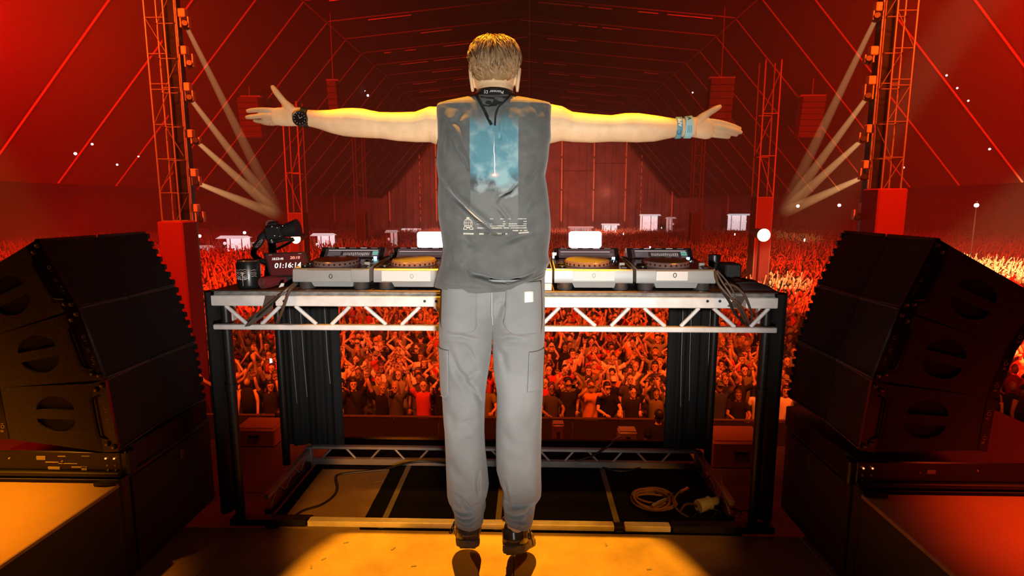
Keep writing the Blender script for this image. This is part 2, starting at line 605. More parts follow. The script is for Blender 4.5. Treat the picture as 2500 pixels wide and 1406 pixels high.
# ================================================================== PLAYERS
M_gloss = mat('gloss_black', (0.018, 0.012, 0.012), 0.16, coat=0.4)
M_screen = mat('player_screen', (0.05, 0.04, 0.045), 0.2, emit=(0.30, 0.24, 0.24), estr=0.35)
M_screen2 = mat('player_screen_dim', (0.03, 0.02, 0.025), 0.15, emit=(0.30, 0.15, 0.14), estr=0.3)
M_screentxt = mat('screen_lines', (0.4, 0.35, 0.35), 0.4, emit=(0.75, 0.62, 0.6), estr=0.5)
M_teal = mat('teal_pad', (0.1, 0.3, 0.25), 0.4, emit=(0.25, 0.6, 0.5), estr=0.6)
M_plate = mat('white_tape_plate', (0.72, 0.71, 0.69), 0.65)
M_foot = mat('turned_metal_foot', (0.25, 0.25, 0.25), 0.3, metal=0.85)
M_jog = mat('jog_top', (0.10, 0.09, 0.09), 0.12, metal=0.6)
M_jogs = mat('jog_side', (0.22, 0.14, 0.13), 0.25, metal=0.4)
M_led = mat('blue_led', (0.1, 0.2, 0.6), 0.4, emit=(0.35, 0.6, 1.0), estr=3)
PY = TY + 0.035        # front face of the players
PW = 0.328


def player(pcx, plate, label, screen_on=True, logo_dark=True):
    c = at(pcx, 680, PY)
    cx = c.x
    z0 = zt
    t = thing('media_player', (cx, PY + 0.2, z0), label, 'player', 'media players on the truss table')
    L, Rr = cx - PW / 2 + 0.001, cx + PW / 2 - 0.001
    zm = at(1200, 690, PY).z      # underside of the upper body
    zu = at(1200, 657, PY).z      # top of the front face
    for fx in (L + 0.046, Rr - 0.046):
        for fy in (PY + 0.04, PY + 0.36):
            MB().lathe([(0.030, 0), (0.033, 0.004), (0.033, zm - z0 - 0.006), (0.036, zm - z0 - 0.002), (0.036, zm - z0 + 0.002)], (fx, fy, z0), 24).build('foot', M_foot, t)
    # lower pan: trapezoid
    b = MB()
    zl = z0 + 0.012
    b.add([(L + 0.085, PY + 0.012, zl), (Rr - 0.075, PY + 0.012, zl), (Rr - 0.07, PY + 0.006, zm), (L + 0.075, PY + 0.006, zm),
           (L + 0.085, PY + 0.40, zl), (Rr - 0.075, PY + 0.40, zl), (Rr - 0.07, PY + 0.40, zm), (L + 0.075, PY + 0.40, zm)],
          [(0, 1, 2, 3), (5, 4, 7, 6), (4, 0, 3, 7), (1, 5, 6, 2), (3, 2, 6, 7), (4, 5, 1, 0)])
    b.build('base_pan', M_silver, t)
    # upper body with slightly sloped front
    prof = [(PY, zm), (PY - 0.003, zm + 0.006), (PY + 0.004, zu - 0.006), (PY + 0.012, zu), (PY + 0.29, zu + 0.018), (PY + 0.42, zu + 0.018), (PY + 0.42, zm)]
    MB().prism([(L, y, z) for (y, z) in prof], (Rr - L, 0, 0)).build('body', M_silver, t)
    # glossy top plate
    s0 = 0.018 / 0.278
    MB().add([(L + 0.004, PY + 0.012, zu + 0.0015), (Rr - 0.004, PY + 0.012, zu + 0.0015), (Rr - 0.004, PY + 0.29, zu + 0.0195), (L + 0.004, PY + 0.29, zu + 0.0195),
              (L + 0.004, PY + 0.012, zu - 0.001), (Rr - 0.004, PY + 0.012, zu - 0.001), (Rr - 0.004, PY + 0.29, zu + 0.017), (L + 0.004, PY + 0.29, zu + 0.017)],
             [(0, 1, 2, 3), (7, 6, 5, 4), (0, 4, 5, 1), (1, 5, 6, 2), (2, 6, 7, 3), (3, 7, 4, 0)]).build('top_plate', M_gloss, t)
    # jog wheel
    jc = (cx - 0.015, PY + 0.125, zu + 0.007)
    ax = Matrix.Rotation(math.atan(s0), 3, 'X')
    jw = MB().lathe([(0.100, 0.0), (0.102, 0.006), (0.096, 0.020), (0.094, 0.022), (0.050, 0.0225), (0.048, 0.021)], jc, 48, axis=ax).build('jog_wheel', M_jogs, t)
    MB().lathe([(0.093, 0.0222), (0.092, 0.0242), (0.05, 0.0248), (0.001, 0.0248)], jc, 48, axis=ax).build('jog_top', M_jog if screen_on else mat('jog_lit', (0.45, 0.42, 0.42), 0.25, metal=0.7), jw)  # brighter copy puts the white light on the inner jogs into colour
    for k in range(28):
        a = 2 * math.pi * k / 28
        p = Vector(jc) + ax @ Vector((0.1 * math.cos(a), 0.1 * math.sin(a), 0.012))
        MB().sphere(p, 0.0045, 6, 4).build('dimple', M_gloss, jw)
    # screen housing at the back, tilted
    hs = MB()
    yb, zb_ = PY + 0.29, zu + 0.018
    hh = 0.046
    hs.prism([(L + 0.012, yb - 0.012, zb_ - 0.002), (L + 0.012, yb + 0.042, zb_ + hh), (L + 0.012, yb + 0.06, zb_ + hh), (L + 0.012, yb + 0.12, zb_ - 0.002)], (PW - 0.026, 0, 0))
    h = hs.build('screen_housing', M_gloss, t)
    u = Vector((0, 0.054, hh + 0.002)).normalized()
    nrm = Vector((0, -u.z, u.y))

    def sc(fx, fz, up=0.0008):
        return Vector((L + 0.012 + fx * (PW - 0.026), yb - 0.012, zb_ - 0.002)) + u * (fz * 0.071) + nrm * up

    def quad(name, fx0, fx1, fz0, fz1, m, up):
        q = [sc(fx0, fz0, up), sc(fx1, fz0, up), sc(fx1, fz1, up), sc(fx0, fz1, up)]
        return MB().prism(q, -nrm * 0.001).build(name, m, h)
    quad('display', 0.07, 0.93, 0.12, 0.9, M_screen2 if not screen_on else mat('display_dark', (0.02, 0.015, 0.018), 0.12, emit=(0.2, 0.1, 0.1), estr=0.2), 0.0012)
    if screen_on:
        quad('display_list', 0.12, 0.32, 0.2, 0.66, M_screen, 0.0018)
        quad('display_waveform', 0.36, 0.78, 0.2, 0.6, M_screen, 0.0018)
        for k in range(3):
            quad('display_pad', 0.82, 0.91, 0.16 + 0.18 * k, 0.30 + 0.18 * k, M_teal if k else M_screen, 0.0018)
        quad('display_bar', 0.12, 0.9, 0.72, 0.78, M_screentxt, 0.0018)
        for k in range(14):
            fx = 0.37 + 0.03 * k
            quad('waveform_bar', fx, fx + 0.012, 0.40 - 0.1 * random.random() - 0.04, 0.40 + 0.1 * random.random() + 0.04, M_screentxt, 0.0024)
    else:
        quad('display_bar', 0.1, 0.9, 0.34, 0.52, M_screen, 0.0018)
        quad('display_bar', 0.1, 0.86, 0.62, 0.68, M_screentxt, 0.0018)
    for k in range(5):
        quad('top_button', 0.1 + 0.17 * k, 0.2 + 0.17 * k, 0.955, 0.99, M_screentxt if k % 2 else M_grey, 0.0018)
    # buttons and tempo slider
    for k in range(2):
        p = (L + 0.035, PY + 0.05 + 0.055 * k, zu + 0.005 + 0.0035 * k)
        MB().lathe([(0.017, 0), (0.017, 0.005), (0.014, 0.007), (0.001, 0.007)], p, 20).build('play_button', M_blackmetal, t)
    sl = MB().bb(Rr - 0.042, Rr - 0.022, PY + 0.03, PY + 0.16, zu + 0.002, zu + 0.0065).build('tempo_slot', M_rubber, t)
    MB().bb(Rr - 0.044, Rr - 0.020, PY + 0.085, PY + 0.10, zu + 0.005, zu + 0.02, bev=0.002).build('tempo_fader', M_grey, sl)
    for k in range(7):
        MB().lathe([(0.005, 0), (0.005, 0.006), (0.001, 0.0065)], (Rr - 0.065 + 0.012 * (k % 3), PY + 0.19 + 0.022 * (k // 3), zu + 0.0125 + 0.0015 * (k // 3)), 10).build('knob', M_chrome if k % 2 else M_rubber, t)
    MB().bb(Rr - 0.05, Rr - 0.036, PY + 0.26, PY + 0.268, zu + 0.018, zu + 0.028).build('blue_lamp', M_led, t)
    # taped white plate with an octagonal ring mark
    pl = MB()
    xa_, xb_ = at(plate[0], 670, PY - 0.004).x, at(plate[1], 670, PY - 0.004).x
    za_, zb2 = at(1200, plate[3], PY - 0.004).z, at(1200, plate[2], PY - 0.004).z
    pl.bb(xa_, xb_, PY - 0.0065, PY - 0.001, za_, zb2)
    p_ = pl.build('front_plate', M_plate if plate[4] else M_silver, t)
    lc = at(plate[5], (plate[2] + plate[3]) / 2, PY - 0.008)
    rg = MB()
    for ring_r in (1,):
        o_, i_ = [], []
        for k in range(8):
            a = 2 * math.pi * (k + 0.5) / 8
            o_.append((lc.x + 0.0088 * math.cos(a) * 0.92, lc.z + 0.0105 * math.sin(a)))
            i_.append((lc.x + 0.0055 * math.cos(a) * 0.9, lc.z + 0.0072 * math.sin(a)))
        vs = [(x, PY - 0.0075, z) for x, z in o_] + [(x, PY - 0.0075, z) for x, z in i_] + [(x, PY - 0.006, z) for x, z in o_] + [(x, PY - 0.006, z) for x, z in i_]
        fs = []
        for k in range(8):
            j = (k + 1) % 8
            fs += [(k, j, 8 + j, 8 + k), (k, 16 + k, 16 + j, j), (8 + k, 8 + j, 24 + j, 24 + k)]
        rg.add(vs, fs)
    rg.build('ring_mark', mat('dark_mark', (0.03, 0.03, 0.03), 0.6) if logo_dark else mat('pale_mark', (0.4, 0.4, 0.38), 0.6), p_, False)
    return t


player(808, (752, 857, 661, 688, False, 807), 'black media player at the left end of the table beside the timer screen', True, True)
player(1006, (932, 1051, 662, 687, True, 1005), 'media player half hidden by the left side of the man', False, False)
player(1449, (1399, 1500, 661, 684, True, 1450), 'media player just right of the man with a wide white plate', False, False)
player(1650, (1602, 1679, 661, 683, True, 1648), 'media player at the right end of the table beside the cables', True, True)

# mixer behind the man
mx0 = at(1107, 680, PY).x
mx1 = at(1348, 680, PY).x
zm = at(1200, 690, PY).z
zu = at(1200, 657, PY).z
mix = thing('mixer', ((mx0 + mx1) / 2, PY + 0.2, zt), 'dark mixing console between the players, hidden by the man', 'mixer')
for fx in (mx0 + 0.045, mx1 - 0.045):
    for fy in (PY + 0.04, PY + 0.34):
        MB().lathe([(0.033, 0), (0.033, zm - zt)], (fx, fy, zt), 24).build('foot', M_foot, mix)
MB().prism([(mx0, y, z) for (y, z) in [(PY, zm), (PY, zu - 0.006), (PY + 0.01, zu), (PY + 0.4, zu + 0.02), (PY + 0.4, zm)]], (mx1 - mx0, 0, 0)).build('body', M_silver, mix)
MB().prism([(mx0 + 0.004, y, z) for (y, z) in [(PY + 0.01, zu), (PY + 0.01, zu + 0.002), (PY + 0.398, zu + 0.022), (PY + 0.398, zu + 0.02)]], (mx1 - mx0 - 0.008, 0, 0)).build('top_plate', M_gloss, mix)
for i in range(6):
    for j in range(6):
        xx = mx0 + 0.04 + i * (mx1 - mx0 - 0.08) / 5
        yy = PY + 0.14 + j * 0.045
        MB().lathe([(0.010, 0), (0.009, 0.014), (0.007, 0.017), (0.001, 0.017)], (xx, yy, zu + 0.002 + (yy - PY) * 0.051), 12).build('knob', M_rubber, mix)
for i in range(4):
    xx = mx0 + 0.08 + i * (mx1 - mx0 - 0.16) / 3
    sl = MB().bb(xx - 0.004, xx + 0.004, PY + 0.03, PY + 0.11, zu + 0.003, zu + 0.0065).build('fader_slot', M_rubber, mix)
    MB().bb(xx - 0.009, xx + 0.009, PY + 0.06, PY + 0.075, zu + 0.004, zu + 0.02, bev=0.003).build('fader_cap', M_grey, sl)
pw = at(1338, 700, PY - 0.005)
MB().box((pw.x, PY + 0.004, (zt + zm) / 2), (0.03, 0.012, zm - zt - 0.004)).build('white_tag', M_plate, mix)
# chrome brackets standing between the players
for px, lab in ((957, 'small chrome bracket standing between the two left players'), (1353, 'small chrome bracket beside the right hip of the man behind the players')):
    b = at(px, 650, PY + 0.30)
    t = thing('headphone_bracket', (b.x, PY + 0.3, zu), lab, 'bracket', 'chrome brackets among the players')
    ztop = at(px, 606, PY + 0.30).z
    MB().bb(b.x - 0.009, b.x + 0.009, PY + 0.297, PY + 0.303, zu + 0.018, ztop - 0.02, bev=0.001).build('plate', M_chrome, t)
    pts = [(b.x - 0.008, PY + 0.3, ztop - 0.03), (b.x - 0.008, PY + 0.3, ztop - 0.01), (b.x, PY + 0.3, ztop), (b.x + 0.009, PY + 0.3, ztop - 0.01), (b.x + 0.011, PY + 0.3, zu + 0.02)]
    MB().tube(curve_pts(pts, 5), 0.0022, 8).build('loop', M_chrome, t)

# ================================================================== SIDE FILL SPEAKERS
M_cab = mat('speaker_paint', (0.030, 0.026, 0.021), 0.75, bump=0.5, bscale=220, var=0.15, scale=60)
M_grille = mat('speaker_grille', (0.006, 0.0055, 0.005), 0.7, bump=0.4, bscale=500)
M_recess_shade = mat('pocket_shade', (0.004, 0.004, 0.004), 0.8)  # near-black colour stands in for the shade inside recesses
M_rig = mat('rigging_steel', (0.018, 0.017, 0.016), 0.28, metal=0.5)
M_lip = mat('speaker_lip', (0.05, 0.045, 0.04), 0.5)
M_mark = mat('worn_white_mark', (0.45, 0.42, 0.38), 0.6)
SY0, SY1 = 1.95, 2.525


def lerp(a, b, t):
    return a + (b - a) * t


def holes_plate(outer, holes, nrm_y, th):
    """flat plate in an XZ plane (y const) with holes, thickness th towards -Y"""
    bm = bmesh.new()
    for lp in [outer] + holes:
        vs = [bm.verts.new((p[0], nrm_y, p[1])) for p in lp]
        for i in range(len(vs)):
            bm.edges.new((vs[i], vs[(i + 1) % len(vs)]))
    r = bmesh.ops.triangle_fill(bm, use_beauty=True, use_dissolve=False, edges=bm.edges[:])
    ex = bmesh.ops.extrude_face_region(bm, geom=bm.faces[:])
    bmesh.ops.translate(bm, vec=(0, -th, 0), verts=[g for g in ex['geom'] if isinstance(g, bmesh.types.BMVert)])
    bmesh.ops.recalc_face_normals(bm, faces=bm.faces)
    return bm


def stack(side, front, rear, labels, grp):
    """front/rear: XZ points, bottom to top, of the near side panel; side -1 left stack, +1 right stack"""
    for k in range(3):
        f0, f1, r0, r1 = front[k], front[k + 1], rear[k], rear[k + 1]
        cen = (f0 + f1 + r0 + r1) / 4
        t = thing('line_array_speaker', (cen.x, (SY0 + SY1) / 2, (f0.y + r0.y) / 2), labels[k], 'speaker', grp)
        g = 0.0015
        up = (f1 - f0).normalized()
        A, B = f0 + up * g, f1 - up * g
        up2 = (r1 - r0).normalized()
        C, D = r1 - up2 * 0.0001, r0 + up2 * 0.0001
        inw = (C - B).normalized()          # from front to rear
        ins = 0.0
        # cabinet body
        q = [(p.x, SY0 + 0.014, p.y) for p in (A + inw * 0.03, B + inw * 0.03, C, D)]
        MB().prism(q, (0, SY1 - SY0 - 0.028, 0)).build('cabinet', M_recess_shade if False else M_cab, t, False)
        # side panel with two half moon hand holes
        ce = lerp(lerp(A, D, 0.52), lerp(B, C, 0.52), 0.5)
        ux = ((D - A).normalized() + (C - B).normalized()).normalized()
        if ux.x < 0:
            ux = -ux
        uz = Vector((-ux.y, ux.x))
        if uz.y < 0:
            uz = -uz
        hl = []
        for s in (1, -1):
            lp = []
            rr = 0.072
            for i in range(13):
                a = math.pi * i / 12
                lp.append((rr * math.cos(a), s * (0.017 + rr * 0.74 * math.sin(a))))
            hl.append([tuple(ce + ux * a + uz * b) for a, b in lp])
        outer = [tuple(p) for p in (A + inw * 0.055, B + inw * 0.055, C, D)]
        for (yy, th, nm) in ((SY0 + 0.0135, 0.0125, 'side_panel'),):
            bm = holes_plate(outer, hl, yy, th)
            me = bpy.data.meshes.new(nm)
            bm.to_mesh(me)
            bm.free()
            me.materials.append(M_cab)
            o = bpy.data.objects.new(nm, me)
            COL.objects.link(o)
            under(o, t)
        for h in hl:
            MB().prism([(x, SY0 + 0.0132, z) for x, z in h], (0, 0.0006, 0)).build('hand_hole_shade', M_recess_shade, t, False)  # dark sheet behind the opening, its shade put into the colour
        outer2 = [(p.x, SY1 - 0.0135, p.y) for p in (A + inw * 0.055, B + inw * 0.055, C, D)]
        MB().prism(outer2, (0, 0.0125, 0)).build('side_panel', M_cab, t, False)
        # V shaped grille front: two wings meeting in a shallow valley
        ym = (SY0 + SY1) / 2
        dep = 0.028
        for (ya, yb, da, db) in ((SY0 + 0.012, ym - 0.004, 0.006, dep), (ym + 0.004, SY1 - 0.012, dep, 0.006)):
            v = []
            for (yy, d) in ((ya, da), (yb, db)):
                for P in (A + up * 0.006, B - up * 0.006):
                    v.append((P.x + inw.x * d, yy, P.y + inw.y * d))
                for P in (B - up * 0.006, A + up * 0.006):
                    v.append((P.x + inw.x * 0.05, yy, P.y + inw.y * 0.05))
            MB().loft([v[:4], v[4:]]).build('grille', M_grille, t, False)
        # lips above and below the grille
        for P, s in ((A, 1), (B, -1)):
            for (ya, yb, da, db) in ((SY0 + 0.01, ym - 0.003, 0.0, dep - 0.004), (ym + 0.003, SY1 - 0.01, dep - 0.004, 0.0)):
                v = []
                for (yy, d) in ((ya, da), (yb, db)):
                    for (e, hh) in ((d, 0), (d, 0.006 * s), (0.05, 0.006 * s), (0.05, 0)):
                        pp = P + inw * e + up * hh
                        v.append((pp.x, yy, pp.y))
                MB().loft([v[:4], v[4:]]).build('lip', M_lip, t, False)
        # rigging plate along the front corner of the near side, with handle bar and worn marks
        def fr(a, b):          # a: 0..1 up the front, b: metres inwards
            p = lerp(A, B, a) + inw * b
            return (p.x, p.y)

        def fpt(a, b, y):
            x, z = fr(a, b)
            return Vector((x, y, z))
        MB().prism([fpt(0.0, 0.0, SY0), fpt(1.0, 0.0, SY0), fpt(1.0, 0.055, SY0), fpt(0.0, 0.055, SY0)], (0, 0.012, 0)).build('rigging_plate', M_rig, t, False)
        MB().prism([fpt(0.16, 0.055, SY0), fpt(0.80, 0.055, SY0), fpt(0.76, 0.074, SY0), fpt(0.20, 0.074, SY0)], (0, 0.004, 0)).build('pocket_shade', M_recess_shade, t, False)  # dark slab painted as the shade of a pocket
        hb = [fpt(0.80, 0.03, SY0 + 0.002), fpt(0.77, 0.05, SY0 - 0.006), fpt(0.70, 0.054, SY0 - 0.009), fpt(0.30, 0.054, SY0 - 0.009), fpt(0.23, 0.05, SY0 - 0.006), fpt(0.18, 0.03, SY0 + 0.002)]
        MB().tube(curve_pts(hb, 4), 0.0038, 6).build('handle_bar', M_rig, t)
        for (a, b) in ((0.93, 0.012), (0.88, 0.036), (0.07, 0.012), (0.12, 0.034)):
            p = fpt(a, b, SY0 - 0.004)
            MB().box(p, (0.014, 0.012, 0.018), None, None, 0.003).build('rigging_pin', M_lip, t)
            MB().cyl(p + Vector((0, -0.008, 0)), p + Vector((0, -0.004, 0)), 0.004, n=8).build('pin_head', M_mark, t)
        # worn marks: ring, bars and ticks
        rgm = MB()
        p = fpt(0.62, 0.018, SY0 - 0.0012)
        ro = []
        for i in range(15):
            a = 2 * math.pi * i / 14
            ro.append(p + Vector((0.0055 * math.cos(a), 0, 0.0055 * math.sin(a))))
        rgm.tube(ro, 0.0008, 5)
        rgm.box(fpt(0.56, 0.018, SY0 - 0.0012), (0.010, 0.001, 0.0014))
        for i in range(3):
            rgm.box(fpt(0.46 - 0.02 * i, 0.02, SY0 - 0.0012), (0.013, 0.001, 0.0012))
        for i in range(4):
            rgm.box(fpt(0.33 - 0.03 * i, 0.014 + 0.004 * (i % 2), SY0 - 0.0012), (0.005 + 0.004 * random.random(), 0.001, 0.0016), Matrix.Rotation(random.uniform(-0.8, 0.8), 3, 'Y'))
        rgm.build('worn_mark', M_mark, t, False)
        # rear connector strip on the near side
        rs = [(p.x, SY0 - 0.001, p.y) for p in (lerp(D, C, 0.0) - inw * 0.002, lerp(D, C, 1.0) - inw * 0.002, C + inw * 0.03, D + inw * 0.03)]
        MB().prism(rs, (0, 0.02, 0)).build('rear_plate', M_rig, t, False)
        rm = MB()
        for i in range(2):
            pc = lerp(D, C, 0.25 + 0.45 * i) + inw * 0.012
            p = Vector((pc.x, SY0 - 0.0025, pc.y))
            rm.tube([p + Vector((0.006 * math.cos(a), 0, 0.006 * math.sin(a))) for a in [2 * math.pi * j / 12 for j in range(13)]], 0.0008, 5)
            rm.box(p + Vector((0, 0, 0.012)), (0.009, 0.001, 0.0012))
            for j in range(3):
                rm.box(p + Vector((-0.004, 0, -0.014 - 0.003 * j)), (0.011, 0.001, 0.001))
        rm.build('worn_mark', M_mark, t, False)
        # rigging teeth along the far front edge
        for i in range(7):
            pc = lerp(A, B, (i + 0.5) / 7)
            MB().box((pc.x + inw.x * 0.011, SY1 - 0.002, pc.y + inw.y * 0.011), (0.022, 0.018, 0.024), None, None, 0.003).build('rigging_tooth', M_rig, t)
        # top rounded edge strip
        if k == 2:
            for (ya, yb) in ((SY0 + 0.004, ym - 0.01), (ym + 0.012, SY1 - 0.004)):
                pts = [Vector((B.x + inw.x * 0.012, ya, B.y + inw.y * 0.012 - 0.0005)), Vector((B.x + inw.x * 0.012, yb, B.y + inw.y * 0.012 - 0.0005))]
                MB().tube(pts, 0.006, 8).build('edge_strip', mat('satin_black', (0.05, 0.045, 0.042), 0.3), t)


def xz(px, py):
    p = at(px, py, SY0)
    return Vector((p.x, p.z))


fL = [xz(290, 1103), xz(256, 927), xz(190, 750), xz(92, 582)]
fR = [xz(2098, 1100), xz(2130, 927), xz(2198, 752), xz(2287, 580)]
rR = [xz(2388, 1100), xz(2412, 969), xz(2462, 848), xz(2545, 728)]
cxm = (fL[0].x + fR[0].x) / 2
rL = [Vector((2 * cxm - p.x, p.y)) for p in rR]
stack(-1, fL, rL, ['lowest speaker of the left side stack, sitting on the labelled frame',
                   'middle speaker of the left side stack, with two half moon hand holes',
                   'topmost speaker of the left side stack, tilted back the most'], 'speakers of the left side stack')
stack(1, fR, rR, ['lowest speaker of the right side stack, resting on the dark frame',
                  'middle speaker of the right side stack, between two tilted ones',
                  'topmost speaker of the right side stack, with an orange lit upper edge'], 'speakers of the right side stack')

# ground frames under the stacks
M_ledo = mat('orange_led', (0.6, 0.2, 0.1), 0.4, emit=(1.0, 0.25, 0.08), estr=2.5)
M_paper = mat('paper_label', (0.5, 0.47, 0.42), 0.8)
zf1 = fL[0].y - 0.003
zf0 = at(300, 1163, SY0).z
for (sd, f, r, lab) in ((-1, fL[0], rL[0], 'black amplifier frame with paper labels under the left speaker stack'), (1, fR[0], rR[0], 'black frame with a small sticker under the right speaker stack')):
    xi = f.x
    xo = r.x + sd * 0.5
    t = thing('ground_frame', ((xi + xo) / 2, SY0 + 0.3, zf0), lab, 'frame', 'frames under the speaker stacks')
    MB().bb(min(xi, xo), max(xi, xo), SY0 + 0.004, SY1, zf0, zf1, bev=0.004).build('frame', M_rig, t)
    MB().bb(min(xi, xo), max(xi, xo), SY0 - 0.012, SY0 + 0.006, zf0, zf0 + 0.018, bev=0.003).build('foot_rail', M_black, t)
    MB().box((xi - sd * 0.012, SY0 + 0.03, (zf0 + zf1) / 2), (0.03, 0.05, zf1 - zf0), None, None, 0.006).build('corner_block', M_rig, t)
    for (dx, dz) in ((0.02, 0.75), (0.052, 0.75)):
        MB().sphere((xi + sd * dx, SY0 - 0.001, lerp(zf0, zf1, dz)), 0.0035, 8, 6).build('orange_lamp', M_ledo, t)
    for (dx, dz) in ((0.02, 0.45), (0.05, 0.45), (0.02, 0.25), (0.05, 0.25), (0.22, 0.6), (0.42, 0.7)):
        MB().cyl((xi + sd * dx, SY0 - 0.001, lerp(zf0, zf1, dz)), (xi + sd * dx, SY0 + 0.005, lerp(zf0, zf1, dz)), 0.003, n=8).build('screw', M_mark, t)
    labs = ((0.30, 0.72, 0.034, 0.014), (0.255, 0.3, 0.045, 0.01), (0.16, 0.35, 0.055, 0.004), (0.14, 0.3, 0.02, 0.014), (0.26, 0.55, 0.05, 0.003), (0.22, 0.8, 0.03, 0.003), (0.13, 0.82, 0.03, 0.003), (0.2, 0.5, 0.07, 0.002)) if sd < 0 else ((0.26, 0.62, 0.03, 0.014),)
    for (dx, dz, w, h) in labs:
        MB().box((xi + sd * dx, SY0 + 0.003, lerp(zf0, zf1, dz)), (w, 0.003, h)).build('paper_label', M_paper, t, False)

# side risers: a lit front riser and a black sub case beneath each stack
zr = at(295, 1174, SY0).z
M_rtop = mat('riser_top_laminate', (0.42, 0.30, 0.17), 0.5, var=0.15, scale=1.2, bump=0.05, bscale=80)
M_rtopr = mat('riser_top_red', (0.40, 0.26, 0.16), 0.42, var=0.2, scale=1.5, bump=0.05, bscale=80)
for (sd, xi, lab1, lab2, mt) in ((-1, at(298, 1176, SY0).x, 'low black platform with a golden lit top at the lower left', 'black bass cabinet under the left speaker stack', M_rtop),
                                 (1, at(2100, 1178, SY0).x, 'low black platform with a red lit top at the lower right', 'black bass cabinet under the right speaker stack', M_rtopr)):
    xo = xi + sd * 1.6
    t = thing('side_platform', ((xi + xo) / 2, 1.2, 0), lab1, 'platform', 'side platforms beside the booth')
    MB().bb(min(xi, xo), max(xi, xo), 0.25, SY0 - 0.02, 0, zr - 0.016).build('body', M_black, t, False)
    MB().bb(min(xi, xo) - 0.004, max(xi, xo) + 0.004, 0.25, SY0 - 0.018, zr - 0.016, zr, bev=0.003).build('top_board', mt, t)
    for yy in (1.38, 0.8):
        h = MB().box((xi - sd * 0.002, yy, zr - 0.20), (0.008, 0.05, 0.06), None, None, 0.006).build('latch_plate', M_lip, t)
        MB().box((xi - sd * 0.007, yy, zr - 0.20), (0.004, 0.036, 0.045)).build('latch_shade', M_recess_shade, h)  # raised dark square painted as the shade of a recess
    t2 = thing('bass_cabinet', ((xi + xo) / 2, 2.24, 0), lab2, 'speaker', 'bass cabinets under the stacks')
    MB().bb(min(xi, xo), max(xi, xo), SY0 - 0.01, SY1 + 0.015, 0, zf0 - 0.002, bev=0.008).build('cabinet', M_black, t2)
    MB().box((xi - sd * 0.004, 2.24, 0.22), (0.008, 0.5, 0.34), None, None, 0.006).build('grille', M_grille, t2)
    h = MB().box((xi - sd * 0.009, 2.30, zr - 0.05), (0.008, 0.025, 0.045), None, None, 0.005).build('latch_plate', M_lip, t2)
    # taped cable end at the riser corner
    MB().tube(curve_pts([(xi + sd * 0.0, SY0 - 0.03, zr + 0.006), (xi + sd * 0.03, SY0 - 0.045, zr + 0.014), (xi + sd * 0.07, SY0 - 0.04, zr + 0.006)], 5), 0.008, 8).build('cable_end', M_rubber, t)

# ================================================================== THE MAN AT THE TABLE
MY = 1.95
PPM = 1 / (at(1201, 500, MY).x - at(1200, 500, MY).x)      # pixels per metre near him


def mp(px, py, dy=0.0):
    p = at(px, py, MY)
    return Vector((p.x, MY + dy, p.z))


def interp(tbl, y):
    ys = [r[0] for r in tbl]
    return [float(np.interp(y, ys, [r[i] for r in tbl])) for i in range(1, len(tbl[0]))]


def sup(c, n):
    return math.copysign(abs(c) ** (2.0 / n), c)


M_skin = mat('skin', (0.76, 0.50, 0.28), 0.5, var=0.08, scale=25, bump=0.06, bscale=180, spec=0.35)
man = thing('person', (mp(1205, 1330).x, MY, 0.16), 'fair-haired man leaping with arms spread wide, in grey sleeveless top and grey jeans', 'person')

# ---- body: one skin surface, grown from overlapping lofts and remeshed into a single mesh
bd = MB()
NS = 28


def ring_h(px, py, hw_px, dfr, dbk, n=2.0, dy=0.0):
    c = mp(px, py)
    hw = hw_px / PPM
    out = []
    for i in range(NS):
        a = 2 * math.pi * i / NS
        s = math.sin(a)
        d = dfr if s > 0 else dbk
        out.append((c.x + hw * sup(math.cos(a), n), MY + dy + d * sup(s, n), c.z))
    return out


# head (face towards the crowd)
head = [(94, 6, .012, .012), (99, 24, .045, .05), (108, 37, .068, .072), (120, 46, .083, .088), (135, 52, .091, .097), (150, 54, .094, .100), (165, 54, .096, .099),
        (180, 52.5, .097, .094), (195, 50, .098, .083), (208, 47, .100, .070), (220, 42, .100, .060), (232, 34, .095, .05), (242, 22, .085, .03)]
bd.loft([ring_h(1207, y, w, f, b, 2.15, 0.012) for (y, w, f, b) in head])
bd.loft([ring_h(1209, y, w, f, b, 2.0, 0.0) for (y, w, f, b) in ((195, 40, .045, .055), (215, 42, .055, .060), (232, 44, .058, .062), (246, 50, .06, .066), (262, 72, .07, .075), (290, 100, .09, .09))])
# nose, brows, chin, ears
fz = mp(1207, 180)
bd.sphere((fz.x, MY + 0.113, fz.z - 0.012), (0.014, 0.02, 0.026), 14, 10)
bd.sphere((fz.x, MY + 0.095, fz.z - 0.075), (0.03, 0.02, 0.02), 14, 10)
for s in (-1, 1):
    bd.sphere((fz.x + s * 0.03, MY + 0.1, fz.z + 0.026), (0.026, 0.011, 0.008), 12, 8)
    bd.sphere((fz.x + s * 0.012, MY + 0.104, fz.z - 0.05), (0.016, 0.008, 0.006), 12, 8)
for (ex, ey, s) in ((1154, 196, -1), (1263, 196, 1)):
    e = mp(ex, ey)
    out = []
    for i in range(25):
        a = 2 * math.pi * i / 24
        out.append(e + Vector((s * (0.004 + 0.004 * math.sin(a)), -0.006 + 0.015 * math.cos(a) * (1.1 if math.sin(a) > 0 else 0.7), 0.034 * math.sin(a))))
    bd.tube(out, 0.0056, 8)
    bd.sphere(e + Vector((-s * 0.003, -0.002, 0)), (0.0048, 0.013, 0.032), 12, 10)
